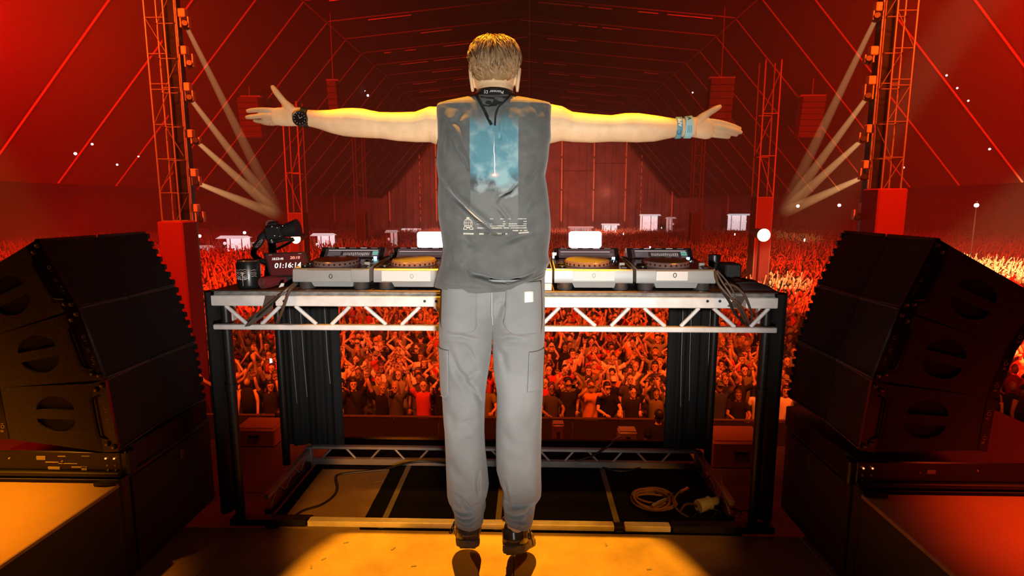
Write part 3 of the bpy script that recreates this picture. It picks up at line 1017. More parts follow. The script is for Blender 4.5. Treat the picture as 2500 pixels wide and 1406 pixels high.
# torso and legs, inside the clothes
bd.loft([ring_h(1206, y, w, f, b, 2.3) for (y, w, f, b) in ((262, 90, .07, .07), (300, 112, .095, .095), (400, 108, .1, .1), (520, 104, .09, .09), (640, 100, .08, .075), (700, 92, .06, .05), (760, 84, .05, .04))])
for (xs_, ys_) in (([1140, 1138, 1137, 1142], (760, 950, 1100, 1290)), ([1266, 1266, 1266, 1258], (760, 950, 1100, 1290))):
    bd.loft([ring_h(x, y, w, d, d) for x, y, w, d in zip(xs_, ys_, (46, 38, 32, 22), (.075, .06, .05, .032))])
# arms
LA = [(1110, 268, 352), (1085, 263, 354), (1069, 262.6, 353), (1049, 262, 345), (1014, 274, 345), (967, 275, 342), (927, 274, 336), (906, 270, 335), (886, 265.5, 334), (861, 264, 332.5),
      (835, 265, 330), (804, 268.5, 323), (774, 269, 313), (755, 268, 308), (731, 262, 306), (722, 262, 306)]
RA = [(1306, 266, 350), (1330, 258, 352), (1347, 257, 347), (1372, 261, 341), (1397, 274, 344), (1445, 279, 346), (1492, 282, 343.5), (1528, 277, 344), (1559, 277, 345), (1601, 282.5, 343), (1651, 290, 333),
      (1670, 288.5, 332), (1690, 286, 332), (1698, 286, 333)]
for AR in (LA, RA):
    rings = []
    fine = []
    for i in range(len(AR) - 1):
        for k in range(4):
            t = k / 4
            fine.append(tuple(AR[i][j] * (1 - t) + AR[i + 1][j] * t for j in range(3)))
    fine.append(AR[-1])
    nf = len(fine)
    for i, (x, a, b) in enumerate(fine):
        u = i / (nf - 1)
        c = mp(x, (a + b) / 2)
        rv = (b - a) / 2 / PPM
        dy = 0.012 * math.sin(u * 2.6)
        rd = rv * (0.95 if u < 0.75 else 0.95 - (u - 0.75) * 1.3)
        rings.append([(c.x, MY + dy + rd * math.cos(2 * math.pi * k / NS), c.z + rv * math.sin(2 * math.pi * k / NS)) for k in range(NS)])
    bd.loft(rings)


def palm(rows, yo=0.008, th=0.0135):
    rr = []
    for (x, a, b) in rows:
        c = mp(x, (a + b) / 2)
        rv = (b - a) / 2 / PPM
        rr.append([(c.x, MY + yo + th * sup(math.cos(2 * math.pi * k / NS), 2.4), c.z + rv * sup(math.sin(2 * math.pi * k / NS), 2.6)) for k in range(NS)])
    bd.loft(rr)


def finger(pts, rpx, yo=0.008):
    q = [mp(p[0], p[1], yo + (p[2] if len(p) > 2 else 0)) for p in pts]
    cp = curve_pts(q, 5)
    n = len(cp)
    rs = [float(np.interp(i / (n - 1), np.linspace(0, 1, len(rpx)), rpx)) / PPM for i in range(n)]
    bd.tube(cp, rs, 14)
    bd.sphere(cp[-1], rs[-1] * 0.98, 12, 8)
    bd.sphere(cp[0], rs[0], 12, 8)


palm([(740, 264, 306), (728, 263, 306), (712, 263, 306.5), (695, 262.5, 306.5), (680, 262, 305.5), (670, 263, 304), (664, 265, 301)])
finger([(674, 269.5), (652, 268, -.003), (636, 267.5, -.004), (616, 268.2, -.001), (600.5, 269.5, .004)], [7.0, 6.4, 6.2, 5.7, 5.9, 4.8])
finger([(674, 281.5), (652, 282, -.004), (634, 283, -.006), (614, 284.3, -.003), (599.5, 285.3, .002)], [7.2, 6.4, 6.3, 5.8, 5.9, 5.0])
finger([(672, 292.5), (650, 294.5, .003), (630, 294.0, .012), (612, 291, .022)], [6.8, 6.0, 5.6, 5.0])
finger([(676, 299.5), (656, 300.2, .008), (641, 298.5, .018), (628, 296, .028)], [5.8, 5.2, 4.8, 4.4])
finger([(716, 276, .002), (700, 258, 0), (688, 244, -.002), (676, 228, -.004), (664.5, 212.5, -.002)], [13, 11.5, 8.6, 8.0, 7.8, 6.0])
palm([(1684, 286, 332), (1694, 287, 333), (1710, 288, 336), (1724, 289, 338), (1734, 291, 337), (1740, 294, 334)])
finger([(1730, 294), (1756, 297.5, -.002), (1784, 305, -.002), (1809, 313, .003)], [6.8, 6.2, 5.9, 5.8, 4.6])
finger([(1730, 304.5), (1756, 308, -.004), (1786, 315.5, -.005), (1811, 322.5, .0)], [7.0, 6.3, 6.0, 5.9, 4.8])
finger([(1730, 315.5), (1756, 318.5, -.001), (1782, 323.5, .001), (1802, 328, .008)], [6.8, 6.1, 5.8, 5.5, 4.6])
finger([(1728, 327), (1748, 329.5, .003), (1766, 331.5, .006), (1784, 333, .012)], [6.2, 5.8, 5.3, 4.6])
finger([(1704, 300, .002), (1718, 285, 0), (1731, 275.5, -.002), (1745, 267, -.004), (1758, 260, -.002)], [13, 11.5, 8.6, 7.8, 7.4, 5.8])
tmp = bd.build('person_body', M_skin, None, True)
md = tmp.modifiers.new('r', 'REMESH')
md.mode = 'VOXEL'
md.voxel_size = 0.0027
md.use_smooth_shade = True
sm = tmp.modifiers.new('s', 'SMOOTH')
sm.factor = 0.5
sm.iterations = 2
dg = bpy.context.evaluated_depsgraph_get()
bme = bpy.data.meshes.new_from_object(tmp.evaluated_get(dg))
bpy.data.objects.remove(tmp)
bme.name = 'body'
body = bpy.data.objects.new('body', bme)
COL.objects.link(body)
under(body, man)
for s in (-1, 1):
    MB().sphere((fz.x + s * 0.03, MY + 0.098, fz.z + 0.008), 0.011, 12, 8).build('eye', mat('eye_white', (0.7, 0.68, 0.65), 0.3), man)
    for (tx, ty) in ():
        pass
# finger nails on thumbs
for (tx, ty) in ((666, 214), (1756, 261)):
    p = mp(tx, ty, 0.008 - 0.0085)
    MB().sphere(p, (0.0045, 0.002, 0.005), 10, 6).build('thumbnail', mat('nail', (0.75, 0.5, 0.36), 0.3), man)

# ---- cloth helpers ---------------------------------------------------------
def polydist(X, Y, poly):
    """distance and side to a pixel polyline, vectorised"""
    best = np.full(X.shape, 1e9)
    side = np.zeros(X.shape)
    tt = np.zeros(X.shape)
    n = len(poly) - 1
    for i in range(n):
        ax, ay = poly[i]
        bx, by = poly[i + 1]
        dx, dy = bx - ax, by - ay
        L2 = dx * dx + dy * dy
        t = np.clip(((X - ax) * dx + (Y - ay) * dy) / L2, 0, 1)
        qx, qy = X - (ax + t * dx), Y - (ay + t * dy)
        d = np.hypot(qx, qy)
        s = np.sign(dx * (Y - ay) - dy * (X - ax))
        m = d < best
        best = np.where(m, d, best)
        side = np.where(m, s, side)
        tt = np.where(m, (i + t) / n, tt)
    return best, side, tt


def folds(X, Y, creases):
    """outward displacement in metres from a list of (polyline, amplitude, width px, asym)"""
    D = np.zeros(X.shape)
    for (poly, A, w, asym) in creases:
        A, w = A * 1.7, w * 0.85
        d, s, t = polydist(X, Y, poly)
        env = np.clip(np.sin(np.pi * np.clip(t, 0.03, 0.97)), 0.15, 1)
        sd = d * s
        D -= A * env * np.exp(-(d / w) ** 2)
        D += A * asym * env * np.exp(-((sd + 1.6 * w) / (1.5 * w)) ** 2)
        D += A * 0.4 * env * np.exp(-((sd - 1.9 * w) / (1.4 * w)) ** 2)
    return D


def wob(X, Y, sc, seed):
    out = np.zeros(X.size)
    xf, yf = X.ravel(), Y.ravel()
    for i in range(X.size):
        out[i] = mnoise.noise(Vector((xf[i] / sc, yf[i] / sc, seed)))
    return out.reshape(X.shape)


def grid_mesh(name, P, mats, parent, wrap=True, solid=0.0025, smooth=True):
    """P: rows x cols x 3"""
    r, c, _ = P.shape
    idx = np.arange(r * c).reshape(r, c)
    if wrap:
        nx = np.roll(idx, -1, axis=1)
        q = np.stack([idx[:-1], nx[:-1], nx[1:], idx[1:]], -1).reshape(-1, 4)
    else:
        q = np.stack([idx[:-1, :-1], idx[:-1, 1:], idx[1:, 1:], idx[1:, :-1]], -1).reshape(-1, 4)
    me = bpy.data.meshes.new(name)
    me.from_pydata(P.reshape(-1, 3).tolist(), [], q.tolist())
    bm = bmesh.new()
    bm.from_mesh(me)
    bmesh.ops.recalc_face_normals(bm, faces=bm.faces)
    bm.to_mesh(me)
    bm.free()
    me.polygons.foreach_set('use_smooth', [True] * len(me.polygons))
    me.materials.append(mats)
    o = bpy.data.objects.new(name, me)
    COL.objects.link(o)
    under(o, parent)
    if solid:
        s = o.modifiers.new('solid', 'SOLIDIFY')
        s.thickness = solid
        s.offset = -1
    return o


def px_to_xz(X, Y):
    """pixel arrays to world x, z on the plane of the man"""
    d0 = np.array(_CR)
    vx = (X - 1250.0) / FPX
    vy = -(Y - 703.0) / FPX
    dx = d0[0, 0] * vx + d0[0, 1] * vy - d0[0, 2]
    dy = d0[1, 0] * vx + d0[1, 1] * vy - d0[1, 2]
    dz = d0[2, 0] * vx + d0[2, 1] * vy - d0[2, 2]
    t = MY / dy
    return dx * t, CAMZ + dz * t


# ---- sleeveless top ----------------------------------------------------------
VS = [(233, 1166, 1252, .066, .066, 2.0), (238, 1150, 1266, .074, .07, 2.0), (244, 1122, 1294, .085, .08, 2.2), (251, 1092, 1322, .098, .09, 2.6), (258, 1071, 1344, .108, .1, 3.0), (264, 1069, 1346, .112, .104, 3.2), (300, 1071, 1346, .124, .11, 3.2), (345, 1073, 1345, .130, .115, 3.1),
      (365, 1070, 1341, .131, .118, 2.9), (400, 1067, 1338, .131, .12, 2.8), (440, 1073, 1331, .128, .12, 2.7), (480, 1070, 1337, .125, .12, 2.7), (530, 1072, 1342, .125, .12, 2.7), (565, 1078, 1345, .128, .125, 2.6),
      (600, 1083, 1343, .133, .125, 2.6), (640, 1078, 1338, .138, .125, 2.6), (662, 1070, 1342, .135, .125, 2.6), (685, 1064, 1332, .131, .125, 2.6), (706, 1060, 1330, .130, .125, 2.6)]
VC = [([(1085, 440), (1120, 485), (1165, 527), (1205, 560), (1222, 568)], .017, 6.5, 0.75),
      ([(1128, 372), (1150, 400), (1165, 428)], .006, 7, 0.5),
      ([(1085, 290), (1110, 330), (1140, 385), (1160, 440)], .007, 9, 0.6),
      ([(1148, 640), (1160, 658), (1185, 664), (1210, 673), (1245, 675), (1282, 666), (1310, 650)], .015, 6.0, -0.2),
      ([(1268, 446), (1248, 470), (1222, 480), (1210, 500)], .010, 6.5, 0.6),
      ([(1214, 500), (1226, 512), (1240, 530), (1243, 545)], .008, 5, 0.6),
      ([(1195, 262), (1200, 290), (1212, 318)], .010, 7, 0.5),
      ([(1222, 285), (1221, 330), (1226, 360)], .007, 5, 0.7),
      ([(1330, 390), (1305, 420), (1285, 455)], .007, 10, 0.6),
      ([(1325, 470), (1290, 500), (1270, 540)], .005, 12, 0.6),
      ([(1140, 570), (1155, 588), (1172, 596)], .006, 8, 0.6),
      ([(1230, 588), (1260, 575), (1320, 555)], .009, 9, 0.6),
      ([(1095, 600), (1110, 640), (1140, 652)], .005, 9, 0.6),
      ([(1100, 310), (1090, 360), (1092, 410)], .006, 10, 0.6),
      ([(1140, 285), (1125, 310), (1145, 330)], .005, 10, 0.6),
      ([(1100, 462), (1125, 490), (1165, 526), (1205, 558), (1226, 570)], .020, 3.0, 0.1),
      ([(1152, 648), (1162, 660), (1185, 665), (1210, 674), (1245, 676), (1282, 667), (1300, 658)], .020, 3.0, 0.1),
      ([(1264, 450), (1246, 471), (1222, 481)], .014, 2.8, 0.1), ([(1222, 290), (1221, 330), (1224, 356)], .012, 2.6, 0.1),
      ([(1120, 362), (1140, 392), (1158, 428)], .009, 3.2, 0.3), ([(1185, 560), (1215, 566), (1240, 564)], .008, 3, 0.2)]
hemx = [1050, 1061, 1173, 1246, 1282, 1296, 1330, 1345]
hemy = [693, 694, 702, 697, 689, 681, 671, 670]
rows, cols = 330, 380
P = np.zeros((rows, cols, 3))
PX = np.zeros((rows, cols))
PYY = np.zeros((rows, cols))
cosn = np.cos(np.linspace(0, 2 * np.pi, cols, endpoint=False))
sinn = np.sin(np.linspace(0, 2 * np.pi, cols, endpoint=False))
SG = np.zeros((rows, cols))
tb = np.array(VS)
for i in range(rows):
    v = i / (rows - 1)
    # first pass: x by an average hem, then per-vertex row height
    for_y = 233 + (697 - 233) * v
    l, r_, db, df, nn = [np.interp(for_y, tb[:, 0], tb[:, k]) for k in (1, 2, 3, 4, 5)]
    xx = (l + r_) / 2 + (r_ - l) / 2 * np.sign(cosn) * np.abs(cosn) ** (2 / nn)
    hy = np.interp(xx, hemx, hemy)
    yy = 233 + (hy - 233) * v
    PX[i], PYY[i] = xx, yy
    dd = np.where(sinn < 0, db, df)
    SG[i] = np.sign(sinn) * dd * np.abs(sinn) ** (2 / nn)
Wx, Wz = px_to_xz(PX, PYY)
back = np.clip(-SG / 0.06, 0, 1)
D = folds(PX, PYY, VC) + 0.0022 * wob(PX, PYY, 38, 3.1) + 0.0016 * wob(PX, PYY, 14, 8.2)
hemb = np.clip((np.linspace(0, 1, rows)[:, None] - 0.972) / 0.004, 0, 1)
D = D + 0.0028 * hemb
P[..., 0] = Wx
P[..., 1] = MY + SG - D * back
P[..., 2] = Wz


def vest_y(px, py):
    """back surface (world y) of the top at a pixel"""
    l, r_, db, df, nn = [np.interp(py, tb[:, 0], tb[:, k]) for k in (1, 2, 3, 4, 5)]
    u = min(0.98, abs((px - (l + r_) / 2) / ((r_ - l) / 2)))
    s = (1 - u ** nn) ** (1 / nn)
    X = np.array([[px]], float)
    Yv = np.array([[py]], float)
    d = folds(X, Yv, VC)[0, 0] + 0.0022 * mnoise.noise(Vector((px / 38, py / 38, 3.1))) + 0.0016 * mnoise.noise(Vector((px / 14, py / 14, 8.2)))
    return MY - db * s - d * min(1, db * s / 0.06)


# material with the printed panel, laid out in metres on the garment
M_vest = mat('washed_grey_cotton', (0.09, 0.092, 0.086), 0.9, bump=0.12, bscale=1600, sheen=0.2)
nt = M_vest.node_tree
bs = nt.nodes['Principled BSDF']
tc = nt.nodes.new('ShaderNodeTexCoord')
sep = nt.nodes.new('ShaderNodeSeparateXYZ')
nt.links.new(tc.outputs['Object'], sep.inputs[0])


def mnode(op, a, b=None, c=None):
    n = nt.nodes.new('ShaderNodeMath')
    n.operation = op
    for k, v in enumerate((a, b, c)):
        if v is None:
            continue
        if isinstance(v, (int, float)):
            n.inputs[k].default_value = v
        else:
            nt.links.new(v, n.inputs[k])
    return n.outputs[0]


def smoothstep(val, lo, hi):
    n = nt.nodes.new('ShaderNodeMapRange')
    n.interpolation_type = 'SMOOTHSTEP'
    nt.links.new(val, n.inputs['Value'])
    n.inputs['From Min'].default_value = lo
    n.inputs['From Max'].default_value = hi
    return n.outputs['Result']


def mixc(fac, a, b):
    n = nt.nodes.new('ShaderNodeMix')
    n.data_type = 'RGBA'
    nt.links.new(fac, n.inputs[0])
    for k, v in ((6, a), (7, b)):
        if isinstance(v, tuple):
            n.inputs[k].default_value = (*v, 1)
        else:
            nt.links.new(v, n.inputs[k])
    return n.outputs[2]


X_, Z_ = sep.outputs['X'], sep.outputs['Z']
nz = nt.nodes.new('ShaderNodeTexNoise')
nz.inputs['Scale'].default_value = 18
nz.inputs['Detail'].default_value = 8
nt.links.new(tc.outputs['Object'], nz.inputs['Vector'])
nf = nz.outputs['Fac']
Xw = mnode('ADD', X_, 0.0)
xl_, xr_ = mp(1157, 430).x, mp(1267, 430).x
zt_, zbm = mp(1207, 312).z, mp(1207, 556).z
inx = mnode('MULTIPLY', smoothstep(X_, xl_ - 0.0008, xl_ + 0.0008), mnode('SUBTRACT', 1.0, smoothstep(X_, xr_ - 0.0008, xr_ + 0.0008)))
zn = mnode('ADD', Z_, mnode('MULTIPLY', mnode('SUBTRACT', nf, 0.5), 0.10))
topf = mnode('SUBTRACT', 1.0, smoothstep(zn, mp(1207, 335).z, mp(1207, 285).z))
botf = smoothstep(Z_, zbm - 0.001, zbm + 0.001)
mask = mnode('MULTIPLY', mnode('MULTIPLY', inx, topf), botf)
sky = mixc(smoothstep(nf, 0.40, 0.62), (0.075, 0.20, 0.245), (0.21, 0.34, 0.36))
zn2 = mnode('ADD', Z_, mnode('MULTIPLY', mnode('SUBTRACT', nf, 0.5), 0.14))
cloud = mixc(smoothstep(nf, 0.42, 0.6), (0.05, 0.06, 0.065), (0.22, 0.25, 0.25))
lowp = mixc(smoothstep(zn2, mp(1207, 478).z, mp(1207, 468).z), (0.125, 0.128, 0.122), cloud)
pic = mixc(smoothstep(zn2, mp(1207, 458).z, mp(1207, 428).z), lowp, sky)
# falling spark: a thin bright trail ending in a pale pink burst
cx_, cz_ = mp(1213, 432).x, mp(1213, 432).z
dxn = mnode('DIVIDE', mnode('SUBTRACT', X_, cx_), 0.020)
dzn = mnode('DIVIDE', mnode('SUBTRACT', Z_, cz_), 0.011)
rr_ = mnode('SQRT', mnode('ADD', mnode('MULTIPLY', dxn, dxn), mnode('MULTIPLY', dzn, dzn)))
burst = mnode('SUBTRACT', 1.0, smoothstep(rr_, 0.1, 1.0))
pic = mixc(burst, pic, (0.60, 0.36, 0.31))
core = mnode('SUBTRACT', 1.0, smoothstep(rr_, 0.05, 0.42))
pic = mixc(core, pic, (1.0, 0.93, 0.9))
trail = mnode('MULTIPLY', mnode('SUBTRACT', 1.0, smoothstep(mnode('ABSOLUTE', mnode('SUBTRACT', X_, mnode('ADD', cx_, mnode('MULTIPLY', mnode('SUBTRACT', nf, 0.5), 0.012)))), 0.0004, 0.0016)),
              mnode('MULTIPLY', smoothstep(Z_, cz_ - 0.002, cz_ + 0.004), mnode('SUBTRACT', 1.0, smoothstep(Z_, mp(1213, 380).z, mp(1213, 340).z))))
pic = mixc(trail, pic, (0.95, 0.85, 0.83))
wash = mixc(smoothstep(nf, 0.35, 0.7), (0.078, 0.080, 0.075), (0.102, 0.105, 0.099))
nt.links.new(mixc(mask, wash, pic), bs.inputs['Base Color'])
vest = grid_mesh('sleeveless_top', P, M_vest, man, True, 0.003)

M_cream = mat('cream_print', (0.62, 0.58, 0.48), 0.8)


def vpt(px, py, off=0.0016):
    x, z = px_to_xz(np.array(float(px)), np.array(float(py)))
    return Vector((float(x), vest_y(px, py) - off, float(z)))


def vest_strip(mb, a, b, wpx, n=None):
    """thin printed bar following the cloth from pixel a to pixel b"""
    n = n or max(2, int(math.hypot(b[0] - a[0], b[1] - a[1]) / 4))
    dx, dy = b[0] - a[0], b[1] - a[1]
    L = math.hypot(dx, dy)
    nx, ny = -dy / L * wpx / 2, dx / L * wpx / 2
    vs = []
    for i in range(n + 1):
        t = i / n
        for s in (-1, 1):
            vs.append(vpt(a[0] + dx * t + s * nx, a[1] + dy * t + s * ny))
    mb.add(vs, [(2 * i, 2 * i + 1, 2 * i + 3, 2 * i + 2) for i in range(n)])


# emblem: a caged globe on two feet
em = MB()
ec = (1152.5, 542)
for k in range(16):
    a0, a1 = 2 * math.pi * k / 16, 2 * math.pi * (k + 1) / 16
    vest_strip(em, (ec[0] + 10 * math.cos(a0), ec[1] + 10.5 * math.sin(a0)), (ec[0] + 10 * math.cos(a1), ec[1] + 10.5 * math.sin(a1)), 1.2, 1)
for q in (-0.55, 0.0, 0.55):
    pr = None
    for k in range(9):
        yy = -1 + 2 * k / 8
        xx = q * math.sqrt(max(0, 1 - yy * yy))
        p = (ec[0] + 10 * xx, ec[1] + 10.5 * yy)
        if pr:
            vest_strip(em, pr, p, 1.0, 1)
        pr = p
vest_strip(em, (ec[0] - 9.8, ec[1] - 1), (ec[0] + 9.8, ec[1] - 1), 1.0)
vest_strip(em, (ec[0] - 8.8, ec[1] + 5), (ec[0] + 8.8, ec[1] + 5), 1.0)
vest_strip(em, (ec[0] - 3.5, ec[1] - 12.5), (ec[0] + 3.5, ec[1] - 12.5), 2.4)
vest_strip(em, (ec[0] - 8, ec[1] + 6), (ec[0] - 11.5, ec[1] + 14), 1.2)
vest_strip(em, (ec[0] + 8, ec[1] + 6), (ec[0] + 11.5, ec[1] + 14), 1.2)
for s in (-1, 1):
    vest_strip(em, (ec[0] + s * 11.5, ec[1] + 14), (ec[0] + s * 3.5, ec[1] + 14), 1.4)
    vest_strip(em, (ec[0] + s * 3.5, ec[1] + 14), (ec[0] + s * 2, ec[1] + 9), 1.2)
em.build('printed_emblem', M_cream, vest, False)
# small print in rows of short broken words
pr_ = MB()
rng = random.Random(11)
for (yy, segs, w) in ((532, ((1172, 1180), (1202, 1210), (1226, 1236), (1242, 1249), (1266, 1286)), 2.0), (538, ((1172, 1179), (1233, 1238), (1279, 1286)), 2.0),
                      (543.5, ((1173, 1196), (1202, 1208), (1232, 1238), (1245, 1264), (1278, 1286)), 2.2), (548, ((1203, 1236), (1245, 1286)), 2.0), (552.5, ((1174, 1194), (1200, 1230), (1234, 1246), (1250, 1286)), 2.4),
                      (558.5, ((1254, 1267), (1271, 1276), (1280, 1288)), 2.4), (566, ((1141, 1165), (1178, 1189), (1201, 1229), (1238, 1242), (1268, 1291)), 4.2)):
    for (a, b) in segs:
        x = a
        while x < b - 0.4:
            l = min(b - x, rng.uniform(1.0, 2.6))
            sl = (0.0 if x < 1240 else 0.06 * (x - 1240) * (-1 if yy > 560 else 0.0))
            hgt = w * rng.uniform(0.7, 1.0)
            vest_strip(pr_, (x, yy + sl), (x + l, yy + sl), hgt, 1)
            x += l + 0.5
pr_.build('printed_small_text', M_cream, vest, False)
# hem stitching
st = MB()
for off in (9.5, 2.0):
    x = 1066
    while x < 1326:
        vest_strip(st, (x, float(np.interp(x, hemx, hemy)) - off), (x + 2.6, float(np.interp(x + 2.6, hemx, hemy)) - off), 0.9, 1)
        x += 4.2
st.build('hem_stitching', mat('grey_thread', (0.26, 0.26, 0.24), 0.9), vest, False)

# ---- jeans --------------------------------------------------------------------
M_jean = mat('washed_grey_denim', (0.165, 0.170, 0.166), 0.9, color2=(0.215, 0.22, 0.215), scale=7, bump=0.14, bscale=1600, sheen=0.15)
M_thread = mat('pale_thread', (0.46, 0.45, 0.42), 0.9)
ov = [(672, 34), (720, 30), (760, 18), (785, 7), (800, 2), (830, 0), (1300, 0)]
LEGS = {
    'L': [(672, 1080, 1203), (740, 1077, 1203), (800, 1073, 1203), (850, 1076, 1200), (880, 1078, 1197), (920, 1079, 1190), (950, 1080, 1186), (1000, 1083, 1183), (1050, 1087, 1182), (1100, 1089, 1184), (1150, 1091, 1190), (1185, 1092, 1193), (1205, 1093, 1189), (1220, 1097, 1184), (1235, 1106, 1186), (1250, 1110, 1181), (1268, 1112, 1180)],
    'R': [(672, 1203, 1330), (740, 1203, 1330), (800, 1203, 1330), (850, 1203, 1328), (900, 1205, 1327), (960, 1213, 1325), (1000, 1213, 1323), (1050, 1211, 1322), (1100, 1211, 1321), (1150, 1212, 1321), (1180, 1221, 1322), (1197, 1229, 1321), (1210, 1229, 1309), (1230, 1226, 1306), (1250, 1230, 1303), (1262, 1231, 1300), (1270, 1231, 1297)]}
dep = [(672, .118), (720, .128), (760, .138), (790, .128), (830, .112), (900, .104), (1000, .096), (1100, .092), (1180, .092), (1210, .084), (1240, .076), (1270, .072)]
JC = {
    'L': [([(1100, 800), (1135, 800), (1185, 815)], .006, 7, 0.6), ([(1105, 830), (1125, 880), (1150, 920), (1180, 975)], .008, 9, 0.7), ([(1160, 925), (1172, 950), (1182, 978)], .010, 5, 0.4),
          ([(1182, 880), (1150, 900), (1130, 895)], .006, 8, 0.6), ([(1145, 820), (1160, 850), (1170, 872)], .005, 7, 0.6), ([(1095, 1090), (1120, 1130), (1150, 1150)], .004, 14, 0.5),
          ([(1174, 1120), (1171, 1160), (1176, 1190)], .008, 5, 0.6), ([(1120, 1180), (1140, 1195), (1152, 1212), (1188, 1205)], .010, 6, 0.7), ([(1096, 1215), (1130, 1226), (1185, 1220)], .011, 5, 0.7),
          ([(1110, 1236), (1140, 1240), (1184, 1232)], .010, 4.5, 0.7), ([(1112, 1250), (1150, 1254), (1182, 1246)], .006, 4, 0.6), ([(1090, 960), (1110, 1000), (1118, 1040)], .003, 14, 0.5),
          ([(1182, 1020), (1150, 1005), (1130, 1010)], .004, 8, 0.5), ([(1180, 1060), (1150, 1050), (1125, 1065)], .004, 10, 0.5)],
    'R': [([(1210, 812), (1250, 800), (1295, 808)], .006, 7, 0.6), ([(1207, 830), (1230, 850), (1240, 900)], .005, 10, 0.5), ([(1215, 770), (1225, 730), (1240, 722)], .008, 9, 0.5),
          ([(1320, 960), (1300, 1000), (1290, 1040)], .003, 14, 0.5), ([(1222, 1020), (1250, 1060), (1300, 1070)], .003, 14, 0.5), ([(1233, 1150), (1239, 1180), (1243, 1212)], .007, 5, 0.6),
          ([(1226, 1190), (1245, 1216), (1275, 1212), (1320, 1196)], .014, 6, -0.1), ([(1231, 1232), (1262, 1234), (1300, 1222)], .010, 5, 0.6), ([(1236, 1246), (1265, 1244), (1292, 1256)], .008, 4, 0.5),
          ([(1300, 1205), (1290, 1228), (1300, 1250)], .006, 5, 0.5), ([(1280, 840), (1270, 880), (1262, 900)], .003, 10, 0.5)]}
cuff_y = {'L': ([1110, 1150, 1184], [1262, 1269, 1269]), 'R': ([1228, 1260, 1298], [1256, 1264, 1275])}


def leg_prm(sd, y):
    l, r_ = interp(LEGS[sd], y)
    o = interp(ov, y)[0]
    if sd == 'L':
        r_ += o
    else:
        l -= o
    return l, r_, interp(dep, y)[0]


def leg_y(sd, px, py):
    l, r_, d = leg_prm(sd, py)
    n = 2.5
    u = min(0.985, abs((px - (l + r_) / 2) / ((r_ - l) / 2)))
    s = (1 - u ** n) ** (1 / n)
    f = folds(np.array([[float(px)]]), np.array([[float(py)]]), JC[sd])[0, 0]
    return MY - d * s - f * min(1, d * s / 0.05) - 0.003 * mnoise.noise(Vector((px / 30, py / 30, 5.5))) * min(1, d * s / 0.05)


jeans = {}
for sd in ('L', 'R'):
    rows, cols = 300, 120
    P = np.zeros((rows, cols, 3))
    PX = np.zeros((rows, cols))
    PV = np.zeros((rows, cols))
    SG = np.zeros((rows, cols))
    th = np.linspace(0, 2 * np.pi, cols, endpoint=False)
    c_, s_ = np.cos(th), np.sin(th)
    n = 2.5
    for i in range(rows):
        v = i / (rows - 1)
        y0 = 672 + (1268 - 672) * v
        l, r_, d = leg_prm(sd, y0)
        xx = (l + r_) / 2 + (r_ - l) / 2 * np.sign(c_) * np.abs(c_) ** (2 / n)
        cy = np.interp(xx, *cuff_y[sd])
        PX[i] = xx
        PV[i] = 672 + (cy - 672) * v
        SG[i] = np.sign(s_) * d * np.abs(s_) ** (2 / n)
    Wx, Wz = px_to_xz(PX, PV)
    bk = np.clip(np.abs(SG) / 0.05, 0, 1)
    D = folds(PX, PV, JC[sd]) + 0.003 * wob(PX, PV, 30, 5.5)
    vv = np.linspace(0, 1, rows)[:, None]
    D = D + 0.003 * np.clip((vv - 0.972) / 0.004, 0, 1)
    P[..., 0] = Wx
    P[..., 1] = MY + SG + np.sign(SG) * D * bk
    P[..., 2] = Wz
    jeans[sd] = grid_mesh('trouser_leg', P, M_jean, man, True, 0.003)


def jpt(sd, px, py, off):
    x, z = px_to_xz(np.array(float(px)), np.array(float(py)))
    return Vector((float(x), leg_y(sd, px, py) - off, float(z)))


def pocket(name, sd, rws, m, nx=14, ny=26, off=0.004, stitch=True):
    """raised cloth patch: rws = [(y, xl, xr)...]"""
    ys = np.linspace(rws[0][0], rws[-1][0], ny)
    P = np.zeros((ny, nx, 3))
    for i, y in enumerate(ys):
        l, r_ = interp(rws, y)
        for j in range(nx):
            P[i, j] = jpt(sd, l + (r_ - l) * j / (nx - 1), y, off)
    o = grid_mesh(name, P, m, man, False, 0.005)
    if stitch:
        mb = MB()
        for ins in (1.6, 4.6):
            for (side) in (0, 1):
                pts = []
                for i, y in enumerate(ys):
                    l, r_ = interp(rws, y)
                    pts.append(jpt(sd, l + ins if side == 0 else r_ - ins, y, off + 0.0005))
                mb.tube(pts, 0.0007, 5)
            l, r_ = interp(rws, ys[-1] - ins)
            mb.tube([jpt(sd, l + (r_ - l) * j / 10, ys[-1] - ins, off + 0.0005) for j in range(11)], 0.0007, 5)
        mb.build('stitching', M_thread, o)
    return o


pkL = pocket('back_pocket', 'L', [(692, 1086, 1172), (770, 1087, 1173), (780, 1089, 1171), (787, 1094, 1165), (791, 1100, 1158)], M_jean)
pkR = pocket('back_pocket', 'R', [(678, 1239, 1318), (745, 1237, 1320), (768, 1233, 1320), (780, 1237, 1319), (789, 1247, 1318), (796, 1262, 1316)], M_jean)
for sd, pk, (a, b) in (('L', pkL, (1087, 1172)), ('R', pkR, (1238, 1320))):
    mb = MB()
    for yy in (738, 744):
        mb.tube([jpt(sd, a + (b - a) * j / 16, yy + (3 if sd == 'R' else 2) * j / 16, 0.0047) for j in range(17)], 0.0008, 5)
    mb.build('pocket_band', M_thread, pk)
pocket('side_pocket', 'L', [(837, 1077, 1105), (930, 1081, 1105), (942, 1084, 1105), (951, 1087, 1094)], M_jean)
pocket('side_pocket', 'R', [(840, 1291, 1326), (900, 1289, 1324), (934, 1287, 1323)], M_jean)
tagp = pocket('cloth_label', 'R', [(698, 1280.5, 1300.5), (723, 1280.5, 1300.5)], mat('white_cloth_label', (0.66, 0.64, 0.60), 0.9), 6, 6, 0.0072, False)
